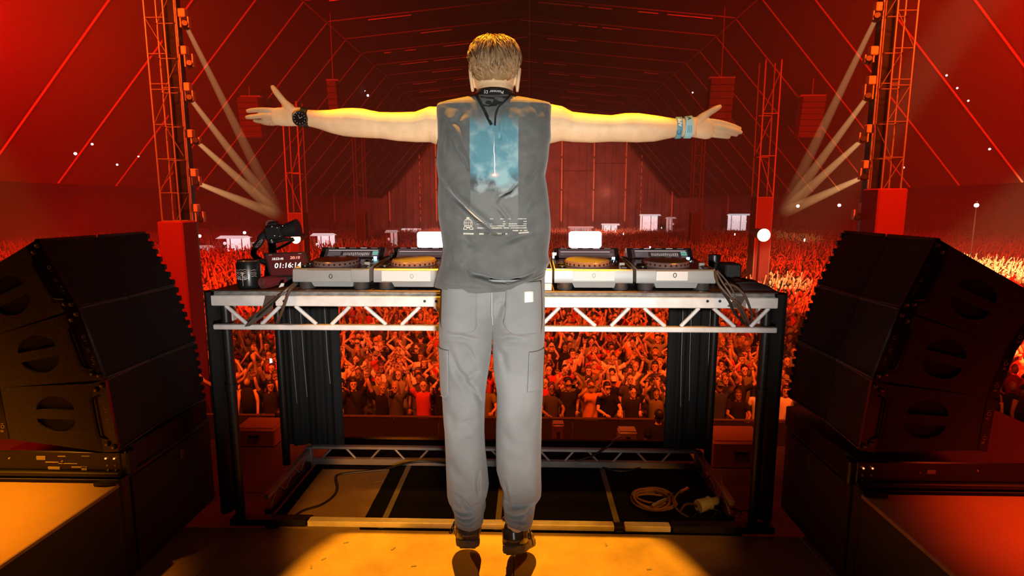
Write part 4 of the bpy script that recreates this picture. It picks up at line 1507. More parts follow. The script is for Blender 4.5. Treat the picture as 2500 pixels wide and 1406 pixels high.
mb = MB()
mb.tube([jpt('L' if y < 0 else 'R', 1206 + (1 if y > 760 else 0), y, 0.001) for y in range(690, 786, 6)], 0.0012, 5)
mb.tube([jpt('R', 1201 + (y - 690) * 0.0, y, 0.001) for y in range(690, 786, 6)], 0.0009, 5)
mb.build('seat_seam', M_thread, man)
for sd, (a, b) in (('L', (1113, 1180)), ('R', (1233, 1294))):
    mb = MB()
    mb.tube([jpt(sd, a + (b - a) * j / 14, float(np.interp(a + (b - a) * j / 14, *cuff_y[sd])) - 8, 0.002) for j in range(15)], 0.0008, 5)
    mb.build('cuff_stitching', M_thread, jeans[sd])
# belt band hidden under the top
mb = MB()
rg0, rg1 = [], []
for i in range(48):
    a = 2 * math.pi * i / 48
    c0, c1 = mp(1205, 672), mp(1205, 692)
    hw = 124 / PPM
    rg0.append((c0.x + hw * sup(math.cos(a), 2.5), MY + 0.118 * sup(math.sin(a), 2.5), c0.z))
    rg1.append((c1.x + hw * sup(math.cos(a), 2.5), MY + 0.121 * sup(math.sin(a), 2.5), c1.z))
mb.loft([rg0, rg1], False).build('waistband', M_jean, man)

# ---- shoes ---------------------------------------------------------------------
M_shoe = mat('brown_black_leather', (0.13, 0.085, 0.05), 0.3, var=0.3, scale=40, coat=0.25)
M_sole = mat('rubber_sole', (0.14, 0.11, 0.085), 0.55, bump=0.6, bscale=120)
M_lace = mat('dark_lace', (0.02, 0.016, 0.013), 0.7)


def shoe(anchor_px, pitch, roll, yaw, lab):
    A = mp(*anchor_px)
    T = Matrix.Translation(A + Vector((0, -0.055, 0))) @ Matrix.Rotation(yaw, 4, 'Z') @ Matrix.Rotation(roll, 4, 'Y') @ Matrix.Rotation(-pitch, 4, 'X')

    def foot_w(y):       # half widths left/right along the sole
        return float(np.interp(y, [0, .01, .03, .07, .12, .18, .225, .265, .285, .29], [.012, .03, .041, .043, .041, .051, .055, .047, .028, .008]))
    ys = [0, .004, .012, .03, .05, .07, .1, .13, .16, .19, .22, .25, .27, .283, .29]
    up_h = lambda y: float(np.interp(y, [0, .03, .06, .09, .13, .17, .21, .25, .28, .29], [.112, .120, .118, .112, .098, .078, .062, .052, .036, .028]))
    mb = MB()
    rr = []
    for y in ys:
        w, h = foot_w(y) * 0.95, up_h(y)
        ring = []
        for k in range(20):
            a = math.pi * k / 19
            bulge = 1.0 + 0.08 * math.sin(a * 2) ** 2
            ring.append((w * bulge * sup(math.cos(a), 2.6), y + 0.012 * math.sin(a) * (1 if y < 0.02 else 0), 0.022 + (h - 0.022) * sup(math.sin(a), 2.4)))
        rr.append([T @ Vector(p) for p in ring])
    mb.loft(rr)
    sh = mb.build('shoe', M_shoe, man)
    mb = MB()
    lo_, hi_ = [], []
    outl = [(foot_w(y) * 1.03, y) for y in ys] + [(-foot_w(y) * 1.03, y) for y in reversed(ys)]
    r0 = [T @ Vector((x * 0.97, y * 0.99, 0.0)) for x, y in outl]
    r1 = [T @ Vector((x * 1.03, y - 0.003, 0.010)) for x, y in outl]
    r2 = [T @ Vector((x, y - 0.002, 0.026)) for x, y in outl]
    mb.loft([r0, r1, r2]).build('sole', M_sole, sh)
    # heel lugs and tread bars
    tr = MB()
    for i in range(9):
        y = 0.02 + 0.028 * i
        w = foot_w(y) * 1.6
        tr.box(T @ Vector((0, y, -0.002)), (w, 0.012, 0.006), T.to_3x3())
    tr.build('tread', M_sole, sh)
    # padded collar, heel counter panel
    co = [T @ Vector((0.038 * math.cos(a), 0.052 + 0.046 * math.sin(a), 0.116 + 0.004 * math.sin(a))) for a in [2 * math.pi * i / 24 for i in range(25)]]
    MB().tube(co, 0.007, 8).build('collar', M_shoe, sh)
    hc = MB()
    rows_ = []
    for z in (0.03, 0.05, 0.07, 0.085):
        row = []
        for k in range(13):
            a = math.pi * (1.1 + 0.8 * k / 12)
            row.append(T @ Vector((0.043 * math.cos(a) * (1 - z * 0.8), 0.038 + 0.046 * math.sin(a), z)))
        rows_.append(row)
    Pn = np.array([[tuple(v) for v in r] for r in rows_])
    grid_mesh('heel_counter', Pn, mat('heel_leather', (0.075, 0.05, 0.03), 0.22, coat=0.4), sh, False, 0.003)
    # stitched side overlays
    for s in (-1, 1):
        sv = MB()
        pts = [T @ Vector((s * foot_w(0.05 + 0.012 * i) * 1.0, 0.05 + 0.012 * i, 0.048 + 0.016 * (i % 2))) for i in range(10)]
        sv.tube(pts, 0.006, 6, flat=0.5)
        sv.build('side_overlay', M_shoe, sh)
    lc = MB()
    for i in range(5):
        y = 0.10 + 0.022 * i
        z = up_h(y) + 0.003
        lc.tube([T @ Vector((-0.024, y, z - 0.008)), T @ Vector((0, y + 0.008, z)), T @ Vector((0.024, y, z - 0.008))], 0.0028, 6)
    lc.build('laces', M_lace, sh)
    return sh


sl_ = shoe((1146, 1317), R(16), R(4), R(6), '')
sr_ = shoe((1254, 1330), R(26), R(-7), R(-5), '')
for pts, o in (([(1112, 1262, -.03), (1107, 1270, -.05), (1102, 1278, -.055), (1105, 1283, -.05), (1110, 1276, -.045), (1112, 1268, -.03)], sl_), ([(1288, 1270, -.03), (1294, 1278, -.05), (1296, 1290, -.055), (1291, 1296, -.05), (1290, 1284, -.045), (1298, 1298, -.05), (1301, 1311, -.05)], sr_)):
    MB().tube(curve_pts([mp(a, b, c) for a, b, c in pts], 5), 0.0022, 6).build('lace_loop', M_lace, o)

# ---- hair -----------------------------------------------------------------------
M_hair = mat('fair_brown_hair', (0.20, 0.095, 0.035), 0.45, color2=(0.42, 0.25, 0.11), scale=30)
M_hair2 = mat('blond_hair', (0.55, 0.37, 0.19), 0.42)
M_hair3 = mat('dark_auburn_hair', (0.10, 0.038, 0.014), 0.45)
hd = np.array(head)


def skull(py, a, off):
    """point on the skull at pixel height py and angle a (a = -90 deg is the back), pushed out by off"""
    w, f, b = [float(np.interp(py, hd[:, 0], hd[:, k])) for k in (1, 2, 3)]
    c = mp(1207, py)
    s = math.sin(a)
    d = (f if s > 0 else b) + off
    n = 2.15
    return Vector((c.x + (w / PPM + off) * sup(math.cos(a), n), MY + 0.012 + d * sup(s, n), c.z + off * max(0, (135 - py) / 60)))


def hairline(a):
    """lowest pixel height of the hair at angle a"""
    s = math.sin(a)
    if s < -0.75:
        return 205
    if s < -0.1:
        return float(np.interp(s, [-0.75, -0.35, -0.1], [205, 190, 168]))
    if s < 0.5:
        return float(np.interp(s, [-0.1, 0.1, 0.5], [168, 165, 120]))
    return 108


rows, cols = 26, 72
P = np.zeros((rows, cols, 3))
for j in range(cols):
    a = 2 * math.pi * j / cols
    hl_ = hairline(a)
    for i in range(rows):
        v = i / (rows - 1)
        py = 94 + (hl_ - 94) * v ** 0.85
        off = 0.0085 * (1 - v ** 2.2) + 0.0006 + 0.0015 * math.sin(a * 11 + 3 * v)
        P[i, j] = skull(py, a, off)
hair = grid_mesh('hair', P, M_hair, man, True, 0.0)
rng = random.Random(3)


def strands(name, cnt, m, region, lift, ln, thick):
    mb = MB()
    for _ in range(cnt):
        a, py = region(rng)
        if py > hairline(a) - 3:
            continue
        steps = 6
        pts = []
        L = ln * rng.uniform(0.6, 1.3) * (1.0 if py < 165 else 0.55)
        aa, yy = a, py
        sw = rng.uniform(-0.25, 0.25)
        lf = lift * rng.uniform(0.5, 1.3)
        for k in range(steps):
            t = k / (steps - 1)
            o = 0.005 + lf * math.sin(math.pi * min(1, t * 0.75 + 0.1)) * (1 - 0.25 * t)
            pts.append(skull(min(yy, hairline(aa) + 4 + 5 * mnoise.noise(Vector((aa * 9, 0.3, 1.1)))), aa, o * (1.0 if yy < 180 else 0.6)))
            yy += L / steps
            aa += (sw * 0.5 + 1.3 * mnoise.noise(Vector((math.cos(a) * 2.2, py / 26.0, 4.2))) + 0.22) * 0.11 * (1 if py < 125 else 0.55)
        rs = [thick, thick * 1.1, thick, thick * 0.8, thick * 0.5, thick * 0.15]
        mb.tube(pts, rs, 4, False)
    return mb.build(name, m, hair, 'all', False)


back = lambda r: (-math.pi / 2 + r.gauss(0, 0.85), r.uniform(112, 190))
top = lambda r: (r.uniform(0, 2 * math.pi), 94 + 28 * r.random() ** 1.3)
strands('back_strands', 1100, M_hair, back, 0.0035, 22, 0.0011)
strands('blond_strands', 800, M_hair2, back, 0.004, 26, 0.0010)
strands('crown_strands', 620, M_hair3, top, 0.011, 42, 0.0013)
strands('crown_blond_strands', 200, M_hair2, top, 0.012, 44, 0.0010)
strands('crown_brown_strands', 420, M_hair, top, 0.012, 40, 0.0012)

# ---- headphones round the neck ----------------------------------------------------
M_hp = mat('headphone_black', (0.018, 0.017, 0.016), 0.4)
hp = thing('headphones', tuple(mp(1209, 245)), 'black headphones worn round the neck of the man, white lettering on the band', 'headphones')


def band(a, h, off=0.0):
    """point on the head band: a angle (-90 deg = nearest the camera), h -0.5..0.5 across its width"""
    c = mp(1209, 236.5 + 7 * (1 + math.sin(a)) * 1.1)
    rx, ry = 0.0665 + off, 0.072 + off
    return Vector((c.x + rx * math.cos(a), MY + ry * math.sin(a) - 0.012 * (0.5 - h) * (-math.sin(a)) - 0.003, c.z + h * 0.030))


rws = []
for i in range(41):
    a = R(-178 + 176 * i / 40)
    rws.append([band(a, -0.5), band(a, -0.2, 0.004), band(a, 0.2, 0.004), band(a, 0.5), band(a, 0.4, -0.006), band(a, -0.4, -0.006)])
bnd = MB().loft(rws).build('head_band', M_hp, hp)
ln_ = MB()
ln_.tube([band(R(-132 + 84 * i / 20), -0.52, 0.003) for i in range(21)], 0.0013, 6)
ln_.build('silver_line', M_chrome, bnd)
for s in (-1, 1):
    c = mp(1209 + s * 52, 268)
    MB().lathe([(0.038, 0), (0.042, 0.006), (0.040, 0.022), (0.030, 0.03), (0.001, 0.03)], (c.x, MY + 0.118, c.z - 0.03), 24, axis=Matrix.Rotation(R(-70), 3, 'X')).build('ear_cup', M_hp, hp)
    MB().tube(curve_pts([band(R(-178 if s < 0 else -2), 0), Vector((c.x, MY + 0.06, c.z + 0.005)), Vector((c.x, MY + 0.118, c.z - 0.015))], 6), 0.007, 8).build('yoke', M_hp, hp)
tm = text_mesh('band_lettering', 'Pioneer DJ', 0.0145, M_white, Matrix.Identity(4), bnd, 0.0, 'CENTER', 1.0)
for v in tm.data.vertices:
    x, y = -v.co.x, -v.co.y          # upside down
    p = band(-math.pi / 2 + x / 0.0705, y / 0.030 + 0.05, 0.0052)
    v.co = p
# lanyard straps over the back of the top
sp = MB()


def strap(pts, wpx, name):
    mb = MB()
    cp = curve_pts([Vector((a, b, 0)) for a, b in pts], 6)
    vs = []
    for i, p in enumerate(cp):
        q = cp[min(i + 1, len(cp) - 1)] - cp[max(i - 1, 0)]
        nx, ny = -q.y / q.length, q.x / q.length
        for s, o in ((-1, 0.004), (1, 0.004), (1, -0.001), (-1, -0.001)):
            vs.append(vpt(p.x + s * nx * wpx / 2, p.y + s * ny * wpx / 2, o))
    n = len(cp)
    mb.loft([vs[4 * i:4 * i + 4] for i in range(n)])
    return mb.build(name, M_blackcloth, man)


strap([(1168, 243), (1180, 266), (1192, 290), (1206, 318)], 7, 'lanyard_strap')
strap([(1248, 246), (1236, 262), (1222, 276), (1216, 296), (1214, 320)], 4, 'lanyard_strap')
strap([(1186, 272), (1204, 273), (1218, 272)], 3, 'lanyard_clip')
nl = MB()
cp = [(1178, 249), (1210, 252), (1242, 249), (1232, 266), (1212, 273), (1192, 268)]
nl.prism([vpt(a, b, 0.003) for a, b in cp], (0, 0.002, 0))
nlo = nl.build('neck_patch', mat('black_neck_patch', (0.02, 0.02, 0.02), 0.7), man, False)
nm_ = MB()
for i in range(4):
    q_ = vpt(1214 + 5 * i, 254.5, 0.0065)
    nm_.tube([q_ + Vector((0.0022 * math.cos(a), 0, 0.0028 * math.sin(a))) for a in [2 * math.pi * k / 10 for k in range(11)]], 0.0004, 4)
nm_.build('neck_mark', M_grey, nlo)

# ---- watch, ring, wrist bands ---------------------------------------------------------
wt = thing('wrist_watch', tuple(mp(744, 292)), 'large black wrist watch on the left wrist of the man', 'watch')


def wrist_ring(tab, x, extra):
    a, b = [float(np.interp(x, [r[0] for r in tab], [r[k] for r in tab])) for k in (1, 2)]
    c = mp(x, (a + b) / 2)
    rv = (b - a) / 2 / PPM + extra
    return [(c.x, MY + 0.01 + rv * 0.78 * math.cos(2 * math.pi * k / 36), c.z + rv * math.sin(2 * math.pi * k / 36)) for k in range(36)]


LAs = sorted(LA)
RAs = sorted(RA)
MB().loft([wrist_ring(LAs, 735, 0.0), wrist_ring(LAs, 736, 0.0035), wrist_ring(LAs, 751, 0.0035), wrist_ring(LAs, 752, 0.0)], False).build('strap', M_rubber, wt)
wc = mp(741.5, 293, -0.030)
axw = Matrix.Rotation(R(90), 3, 'X') @ Matrix.Rotation(R(0), 3, 'Z')
axw = Matrix.Rotation(R(10), 3, 'Z') @ axw
case = MB().lathe([(0.021, -0.006), (0.0245, -0.003), (0.0250, 0.005), (0.0225, 0.009), (0.0205, 0.0085)], wc, 36, axis=axw).build('case', mat('watch_case', (0.10, 0.085, 0.075), 0.25, metal=0.8), wt)
MB().lathe([(0.0205, 0.0080), (0.0205, 0.0088), (0.001, 0.0088)], wc, 32, axis=axw).build('dial', mat('watch_dial', (0.012, 0.008, 0.008), 0.12, coat=0.5), case)
mk = MB()
for k in range(12):
    a = 2 * math.pi * k / 12
    mk.box(Vector(wc) + axw @ Vector((0.017 * math.cos(a), 0.017 * math.sin(a), 0.0091)), (0.0035, 0.0012, 0.0005), axw @ Matrix.Rotation(a, 3, 'Z'))
mk.box(Vector(wc) + axw @ Vector((0.004, 0.002, 0.0093)), (0.011, 0.0012, 0.0005), axw @ Matrix.Rotation(0.5, 3, 'Z'))
mk.box(Vector(wc) + axw @ Vector((-0.002, 0.005, 0.0093)), (0.012, 0.001, 0.0005), axw @ Matrix.Rotation(1.9, 3, 'Z'))
mk.build('dial_marks', mat('dial_mark', (0.5, 0.45, 0.42), 0.4), case, False)
MB().lathe([(0.003, 0), (0.003, 0.006)], Vector(wc) + axw @ Vector((0.018, -0.018, 0.002)), 10, axis=axw @ Matrix.Rotation(R(90), 3, 'Y')).build('crown', M_chrome, case)
MB().tube([mp(655.5 + 1.5 * math.cos(t), 297.5 + 6.2 * math.sin(t), 0.013 - 0.008 * math.cos(t)) for t in [2 * math.pi * i / 20 for i in range(21)]], 0.0013, 6).build('finger_ring', M_chrome, man)
M_tealband = mat('teal_fabric_band', (0.10, 0.30, 0.36), 0.8, color2=(0.20, 0.42, 0.46), scale=40)
M_blueband = mat('pale_blue_band', (0.33, 0.62, 0.68), 0.7)
wb1 = thing('wristband', tuple(mp(1656, 311)), 'dark teal fabric wristband with white letters on the right wrist of the man', 'wristband', 'wristbands of the man')
b1 = MB().loft([wrist_ring(RAs, 1650, 0.0005), wrist_ring(RAs, 1650.5, 0.0052), wrist_ring(RAs, 1664, 0.0052), wrist_ring(RAs, 1664.5, 0.0005)], False).build('band', M_tealband, wb1)
wb2 = thing('wristband', tuple(mp(1680, 310)), 'pale blue wristband with small print nearest the right hand of the man', 'wristband', 'wristbands of the man')
b2 = MB().loft([wrist_ring(RAs, 1671, 0.0005), wrist_ring(RAs, 1671.5, 0.0052), wrist_ring(RAs, 1689, 0.0052), wrist_ring(RAs, 1689.5, 0.0005)], False).build('band', M_blueband, wb2)


def on_band(o, tab, xc, yc):
    """bend flat lettering (x along the band, y across it) round the wrist"""
    for v in o.data.vertices:
        px = xc + v.co.x * PPM
        a, b = [float(np.interp(px, [r[0] for r in tab], [r[k] for r in tab])) for k in (1, 2)]
        rv = (b - a) / 2 / PPM + 0.0064
        c = mp(px, (a + b) / 2)
        h = v.co.y - (yc - (a + b) / 2) / PPM
        an = math.asin(max(-0.97, min(0.97, h / rv)))
        v.co = (c.x, MY + 0.01 - rv * 0.78 * math.cos(an), c.z + rv * math.sin(an))


RZ = Matrix.Rotation(math.pi / 2, 4, 'Z')
o = text_mesh('band_lettering', 'APE', 0.0155, M_white, RZ, b1, 0.0, 'CENTER', 1.0, 0.0004)
on_band(o, RAs, 1657, 301)
o = text_mesh('band_lettering', 'C', 0.020, mat('deep_blue_print', (0.03, 0.16, 0.26), 0.7), RZ, b1, 0.0, 'CENTER', 1.0, 0.0006)
on_band(o, RAs, 1656, 324)
for i in range(3):
    dm = MB()
    yy = -0.011
    rg2 = random.Random(20 + i)
    while yy < 0.011:
        L = rg2.uniform(0.0008, 0.002)
        dm.box((0, yy + L / 2, 0), (0.0026, L, 0.0002))
        yy += L + 0.0006
    o = dm.build('band_small_print', mat('teal_print', (0.05, 0.22, 0.26), 0.7), b2, False)
    on_band(o, RAs, 1676.5 + 4.0 * i, 316)
o = text_mesh('band_mark', 'V', 0.016, M_black, RZ, b2, 0.0, 'CENTER', 1.0, 0.0005)
on_band(o, RAs, 1681, 291)

# ================================================================== THINGS ON AND UNDER THE TABLE
# tumbler with line art
TYC = onz(609, 702, zt).y
c = at(609.5, 702, TYC)
r_ = 27.5 / (1 / (at(601, 660, TYC).x - at(600, 660, TYC).x))
hz = at(609, 637, TYC).z - zt
cup = thing('drink_can', (c.x, TYC, zt), 'black can with pale zigzag line art at the left end of the table', 'can')
MB().lathe([(r_ * .86, 0), (r_ * .97, .006), (r_, .014), (r_, hz * .86), (r_ * .93, hz * .95), (r_ * .9, hz)], (c.x, TYC, zt), 32).build('body', mat('can_black', (0.012, 0.011, 0.011), 0.3), cup)
MB().lathe([(r_ * .9, hz), (r_ * .93, hz + .003), (r_ * .9, hz + .005), (r_ * .84, hz + .002), (.001, hz + .002)], (c.x, TYC, zt), 32).build('lid', mat('can_lid', (0.5, 0.4, 0.3), 0.25, metal=0.9), cup)
ar = MB()


def can_pt(u, h, off=0.0006):
    a = -math.pi / 2 + u
    return Vector((c.x + (r_ + off) * math.cos(a), TYC + (r_ + off) * math.sin(a), zt + h * hz))


for q, h0 in enumerate((0.70, 0.62, 0.56, 0.48)):
    pts = []
    for i in range(13):
        u = -1.1 + 2.2 * i / 12
        pts.append(can_pt(u, h0 + (0.035 if i % 2 else 0) * (1 + 0.3 * math.sin(i * 2 + q)) - 0.03 * abs(u)))
    ar.tube(pts, 0.0009, 5)
for k in range(10):
    a = 2 * math.pi * k / 10
    ar.tube([can_pt(-.05, 0.58), can_pt(-.05 + .16 * math.cos(a), 0.58 + .05 * math.sin(a))], 0.0008, 5)
ar.tube([can_pt(-.05, 0.12), can_pt(-.05, 0.55)], [0.0006, 0.0018], 5)
ar.build('line_art', mat('can_print', (0.75, 0.6, 0.5), 0.5), cup)
tx = text_mesh('can_lettering', 'MARLISH', 0.019, M_white, Matrix.Identity(4), cup, 0.0)
for v in tx.data.vertices:
    v.co = can_pt(v.co.x / r_ - 0.3, 0.395 + v.co.y / hz)
# small black cup at the right end
c2 = at(1743, 656, 2.62)
cp2 = thing('black_cup', (c2.x, 2.62, zt), 'small black cup standing by the right end player', 'cup')
h2 = at(1743, 622, 2.62).z - zt
MB().lathe([(.022, 0), (.025, .004), (.026, h2 * .6), (.0275, h2 - .006), (.0275, h2), (.024, h2), (.023, h2 * .7), (.001, h2 * .7)], (c2.x, 2.62, zt), 24).build('body', mat('cup_black', (0.012, 0.009, 0.009), 0.35, var=0.4, scale=60), cp2)
MB().tube([Vector((c2.x + .0278 * math.cos(a), 2.62 + .0278 * math.sin(a), zt + h2 - .001)) for a in [2 * math.pi * i / 24 for i in range(25)]], 0.0012, 6).build('rim', M_rubber, cp2)
# timer tablet
YT = 2.46
tl, tr_, bl = at(643, 618, YT + .02), at(745, 614, YT + .02), at(659, 676, YT - .03)
br = tr_ + (bl - tl)
tb_ = thing('timer_tablet', tuple((bl + br) / 2), 'dark tablet showing the set time countdown behind the red towel', 'tablet')
nrm = (tr_ - tl).cross(bl - tl).normalized()
if nrm.y > 0:
    nrm = -nrm
MB().prism([tl, tr_, br, bl], -nrm * 0.009).build('tablet_body', mat('tablet_black', (0.02, 0.012, 0.012), 0.3), tb_, False)
ex, ey = (tr_ - tl), (tl - bl)
q = lambda u, v, o=0.0008: bl + ex * u + ey * v + nrm * o
scr = MB().prism([q(.05, .06), q(.95, .06), q(.95, .94), q(.05, .94)], -nrm * .0005).build('screen', mat('timer_screen', (0.03, 0.008, 0.01), 0.2, emit=(0.10, 0.012, 0.012), estr=0.6), tb_, False)
B3 = Matrix((ex.normalized(), (ey - ex.normalized() * ey.dot(ex.normalized())).normalized(), nrm)).transposed().to_4x4()
for (s_, u, v, size, m, sxx) in (('01:16:14', .50, .44, .033, mat('timer_white', (.8, .9, .85), .5, emit=(0.72, 0.88, 0.80), estr=1.0), 1.05), ('18:53:46', .30, .73, .0155, mat('timer_grey', (.6, .55, .5), .5, emit=(0.55, 0.48, 0.44), estr=0.9), 1.0), ('20:10', .72, .75, .018, mat('timer_red', (.8, .3, .25), .5, emit=(0.80, 0.22, 0.16), estr=0.9), 1.1)):
    text_mesh('timer_digits', s_, size, m, Matrix.Translation(q(u, v, 0.0016)) @ B3, scr, 0.0, 'CENTER', sxx, 0.0005)
for u in (.16, .86):
    MB().prism([q(u - .04, .90, .0014), q(u + .04, .90, .0014), q(u + .04, .92, .0014), q(u - .04, .92, .0014)], nrm * .0004).build('screen_mark', M_mark, scr, False)
MB().bb(q(.5, .4).x - .03, q(.5, .4).x + .03, YT + .012, YT + .06, zt, zt + .06).build('stand', M_black, tb_)
# rolled red towel
M_towel = mat('red_towel', (0.20, 0.012, 0.014), 0.95, bump=0.7, bscale=200)
a0 = Vector((at(641, 697, TY + .05).x, TY + .05, zt + .026))
a1 = Vector((at(716, 672, TY + .21).x, TY + .21, zt + .03))
tw = thing('rolled_towel', (a0.x, a0.y, zt), 'rolled dark red towel lying in front of the timer tablet', 'towel')
dirv = (a1 - a0).normalized()
sd_ = dirv.cross(Vector((0, 0, 1))).normalized()
rr = []
for i in range(15):
    t = i / 14
    p = a0.lerp(a1, t)
    rd = .024 * (1 + .08 * math.sin(t * 9))
    rr.append([p + sd_ * (rd * math.cos(a) * 1.1) + Vector((0, 0, rd * math.sin(a))) * (1 + .06 * math.sin(3 * a + 4 * t)) for a in [2 * math.pi * k / 24 for k in range(24)]])
MB().loft(rr).build('roll', M_towel, tw)
spi = [a0 - dirv * .002 + sd_ * ((.003 + .0033 * a / math.pi) * math.cos(a)) + Vector((0, 0, (.003 + .0033 * a / math.pi) * math.sin(a))) for a in [math.pi * k / 6 for k in range(36)]]
MB().tube(spi, .0022, 6).build('rolled_edge', mat('towel_edge', (0.12, 0.03, 0.03), 0.95), tw)
MB().prism([at(680, 702, TY + .03), at(692, 699, TY + .03), at(694, 692, TY + .03), at(687, 691, TY + .03)], (0, .002, 0)).build('care_label', M_plate, tw, False)

# camera on a swivel arm behind the tablet
YC = 2.80
M_cam = mat('camera_black', (0.016, 0.013, 0.012), 0.4)


def cp_(px, py, dy=0.0):
    return at(px, py, YC + dy)


ca = thing('video_camera', (cp_(668, 640).x, YC, zt), 'black camera with lens hood on a swivel arm behind the timer tablet', 'camera')
b_ = cp_(672, 568)
MB().box(b_, (.085, .07, .075), Matrix.Rotation(R(-8), 3, 'Y'), None, .01).build('camera_body', M_cam, ca)
MB().box(cp_(667, 549), (.045, .05, .03), Matrix.Rotation(R(-12), 3, 'Y'), None, .008).build('viewfinder', M_cam, ca)
MB().tube([cp_(682, 566), cp_(700, 562), cp_(703, 561.5)], [.030, .033, .035], 20).build('lens', M_cam, ca)
MB().tube([cp_(700, 562), cp_(728, 556)], [.034, .045], 20).build('lens_hood', mat('hood_black', (0.008, 0.007, 0.007), 0.7), ca)
MB().tube(curve_pts([cp_(660, 560), cp_(650, 548), cp_(657, 538), cp_(672, 541)], 5), .004, 6).build('top_handle', mat('camera_trim', (0.18, 0.09, 0.06), 0.3), ca)
for (x, y) in ((664, 553), (676, 556), (690, 551), (670, 575), (683, 576), (663, 586)):
    MB().sphere(cp_(x, y, -.045), .0045, 8, 6).build('camera_dial', M_chrome, ca)
MB().tube(curve_pts([cp_(664, 588), cp_(666, 610), cp_(664, 630), cp_(658, 652), Vector((cp_(655, 668).x, YC, zt))], 6), [.02] * 25, 12).build('stand_column', M_cam, ca)
MB().tube(curve_pts([cp_(650, 568), cp_(638, 580), cp_(634, 592), cp_(622, 604)], 6), .018, 10, flat=0.5).build('strap', M_cam, ca)
MB().tube(curve_pts([cp_(622, 604), cp_(620, 622), cp_(634, 634), cp_(650, 642)], 6), .014, 10).build('swivel_arm', M_cam, ca)
MB().tube(curve_pts([cp_(668, 592), cp_(690, 586), cp_(716, 583)], 6), .008, 8).build('support_rod', M_cam, ca)
MB().tube(curve_pts([cp_(718, 585), cp_(700, 596), cp_(676, 608)], 6), .006, 8).build('support_rod', M_cam, ca)
tmx = text_mesh('strap_lettering', 'NIKON', 0.022, mat('strap_print', (0.4, 0.25, 0.2), 0.6), facing(cp_(630, 598, -.03), 0, R(-52)), ca, 0.0)

# fabric heap and pouch at the right end
M_bag = mat('dark_bag_cloth', (0.035, 0.012, 0.014), 0.8, bump=0.5, bscale=80)
hp_ = thing('cloth_bag', (at(1815, 700, 2.52).x, 2.52, zt), 'crumpled dark cloth bag at the right end of the table', 'bag')
xa_, xb_ = at(1768, 700, 2.45).x, at(1880, 700, 2.45).x
rows, cols = 18, 30
P = np.zeros((rows, cols, 3))
for i in range(rows):
    for j in range(cols):
        u, v = j / (cols - 1), i / (rows - 1)
        e = math.sin(math.pi * u) ** .5 * math.sin(math.pi * v) ** .5
        hgt = e * (.055 * (1 - .55 * u) + .022 * mnoise.noise(Vector((u * 4, v * 3, 1.7))))
        P[i, j] = (xa_ + (xb_ - xa_) * u, 2.38 + .3 * v, zt + max(.001, hgt))
grid_mesh('cloth', P, M_bag, hp_, False, .003)
MB().tube(curve_pts([Vector((xa_ + .03, 2.40, zt + .03)), Vector((xa_ + .1, 2.38, zt + .035)), Vector((xb_ - .02, 2.42, zt + .012))], 6), .004, 8).build('strap', M_rubber, hp_)
MB().box((at(1755, 665, 2.55).x + .05, 2.56, zt + .05), (.07, .1, .1), None, None, .006).build('black_box', M_black, hp_)


def cable(name, pts, r, m, lab, grp=None, n=8):
    o = MB().tube(curve_pts(pts, 7), r, n).build(name, m)
    return tag(o, lab, 'cable', grp)


M_cab_br = mat('brown_cable', (0.085, 0.05, 0.035), 0.45)
M_cab_bk = mat('black_cable', (0.015, 0.013, 0.012), 0.45)
f = lambda x, y, d=0.0: at(x, y, TY + d)
cable('cable', [f(719, 692, .02), f(700, 707, -.012), f(672, 730, -.02), f(640, 756, -.012), f(605, 782, .03), f(590, 800, .1)], .0055, M_cab_br, 'brown cable crossing the left end of the truss table, upper one', 'cables over the left table end')
cable('cable', [f(722, 694, .02), f(706, 712, -.016), f(694, 745, -.02), f(684, 772, -.008), f(672, 796, .04)], .006, M_cab_br, 'brown cable hanging past the bolt hole at the left table end', 'cables over the left table end')
cable('cable', [f(715, 694, .02), f(690, 716, -.02), f(660, 745, -.022), f(625, 775, 0), f(596, 792, .06)], .0045, M_cab_bk, 'thin dark cable running beside the brown ones at the left table end', 'cables over the left table end')
labs = ['thickest brown cable dropping from the right end player', 'cable looping widest off the right end of the table', 'inner cable close to the right end player', 'dark cable between the brown ones at the right table end', 'thin cable crossing the right end of the truss']
R_ = [[(1746, 664, .02), (1752, 690, -.005), (1778, 722, -.02), (1806, 745, -.018), (1822, 775, .01), (1832, 800, .05)],
      [(1770, 692, .02), (1796, 700, 0), (1818, 722, -.018), (1830, 750, -.012), (1836, 775, .02), (1834, 800, .05)],
      [(1748, 662, .02), (1764, 690, 0), (1782, 716, -.016), (1796, 742, -.018), (1812, 770, 0), (1822, 798, .05)],
      [(1747, 668, .02), (1757, 700, -.008), (1780, 735, -.024), (1792, 762, -.014), (1818, 790, .03)],
      [(1750, 660, .02), (1772, 684, .0), (1790, 712, -.012), (1804, 748, -.012), (1826, 782, .03)]]
for k, pts in enumerate(R_):
    cable('cable', [f(*p) for p in pts], (.0058, .0052, .0045, .0056, .0035)[k], M_cab_br if k != 3 else M_cab_bk, labs[k], 'cables over the right table end')
# dark gaffer wraps over the top chord
for (pts, lab) in (([(648, 722), (673, 722), (662, 760), (610, 796), (596, 798), (640, 752)], 'dark cloth strip wrapped over the truss at the left table end'), ([(1815, 724), (1822, 724), (1806, 752), (1790, 752), (1776, 748), (1800, 724)], 'dark cloth strip wrapped over the truss at the right table end')):
    o = MB().prism([f(a, b, -.006) for a, b in pts], (0, .004, 0)).build('cloth_strip', mat('grey_brown_strip', (0.07, 0.05, 0.04), 0.8), None, False)
    tag(o, lab, 'strap', 'cloth strips on the truss')

# cables on the deck
def g(px, py, h=0.006):
    return onz(px, py, h)


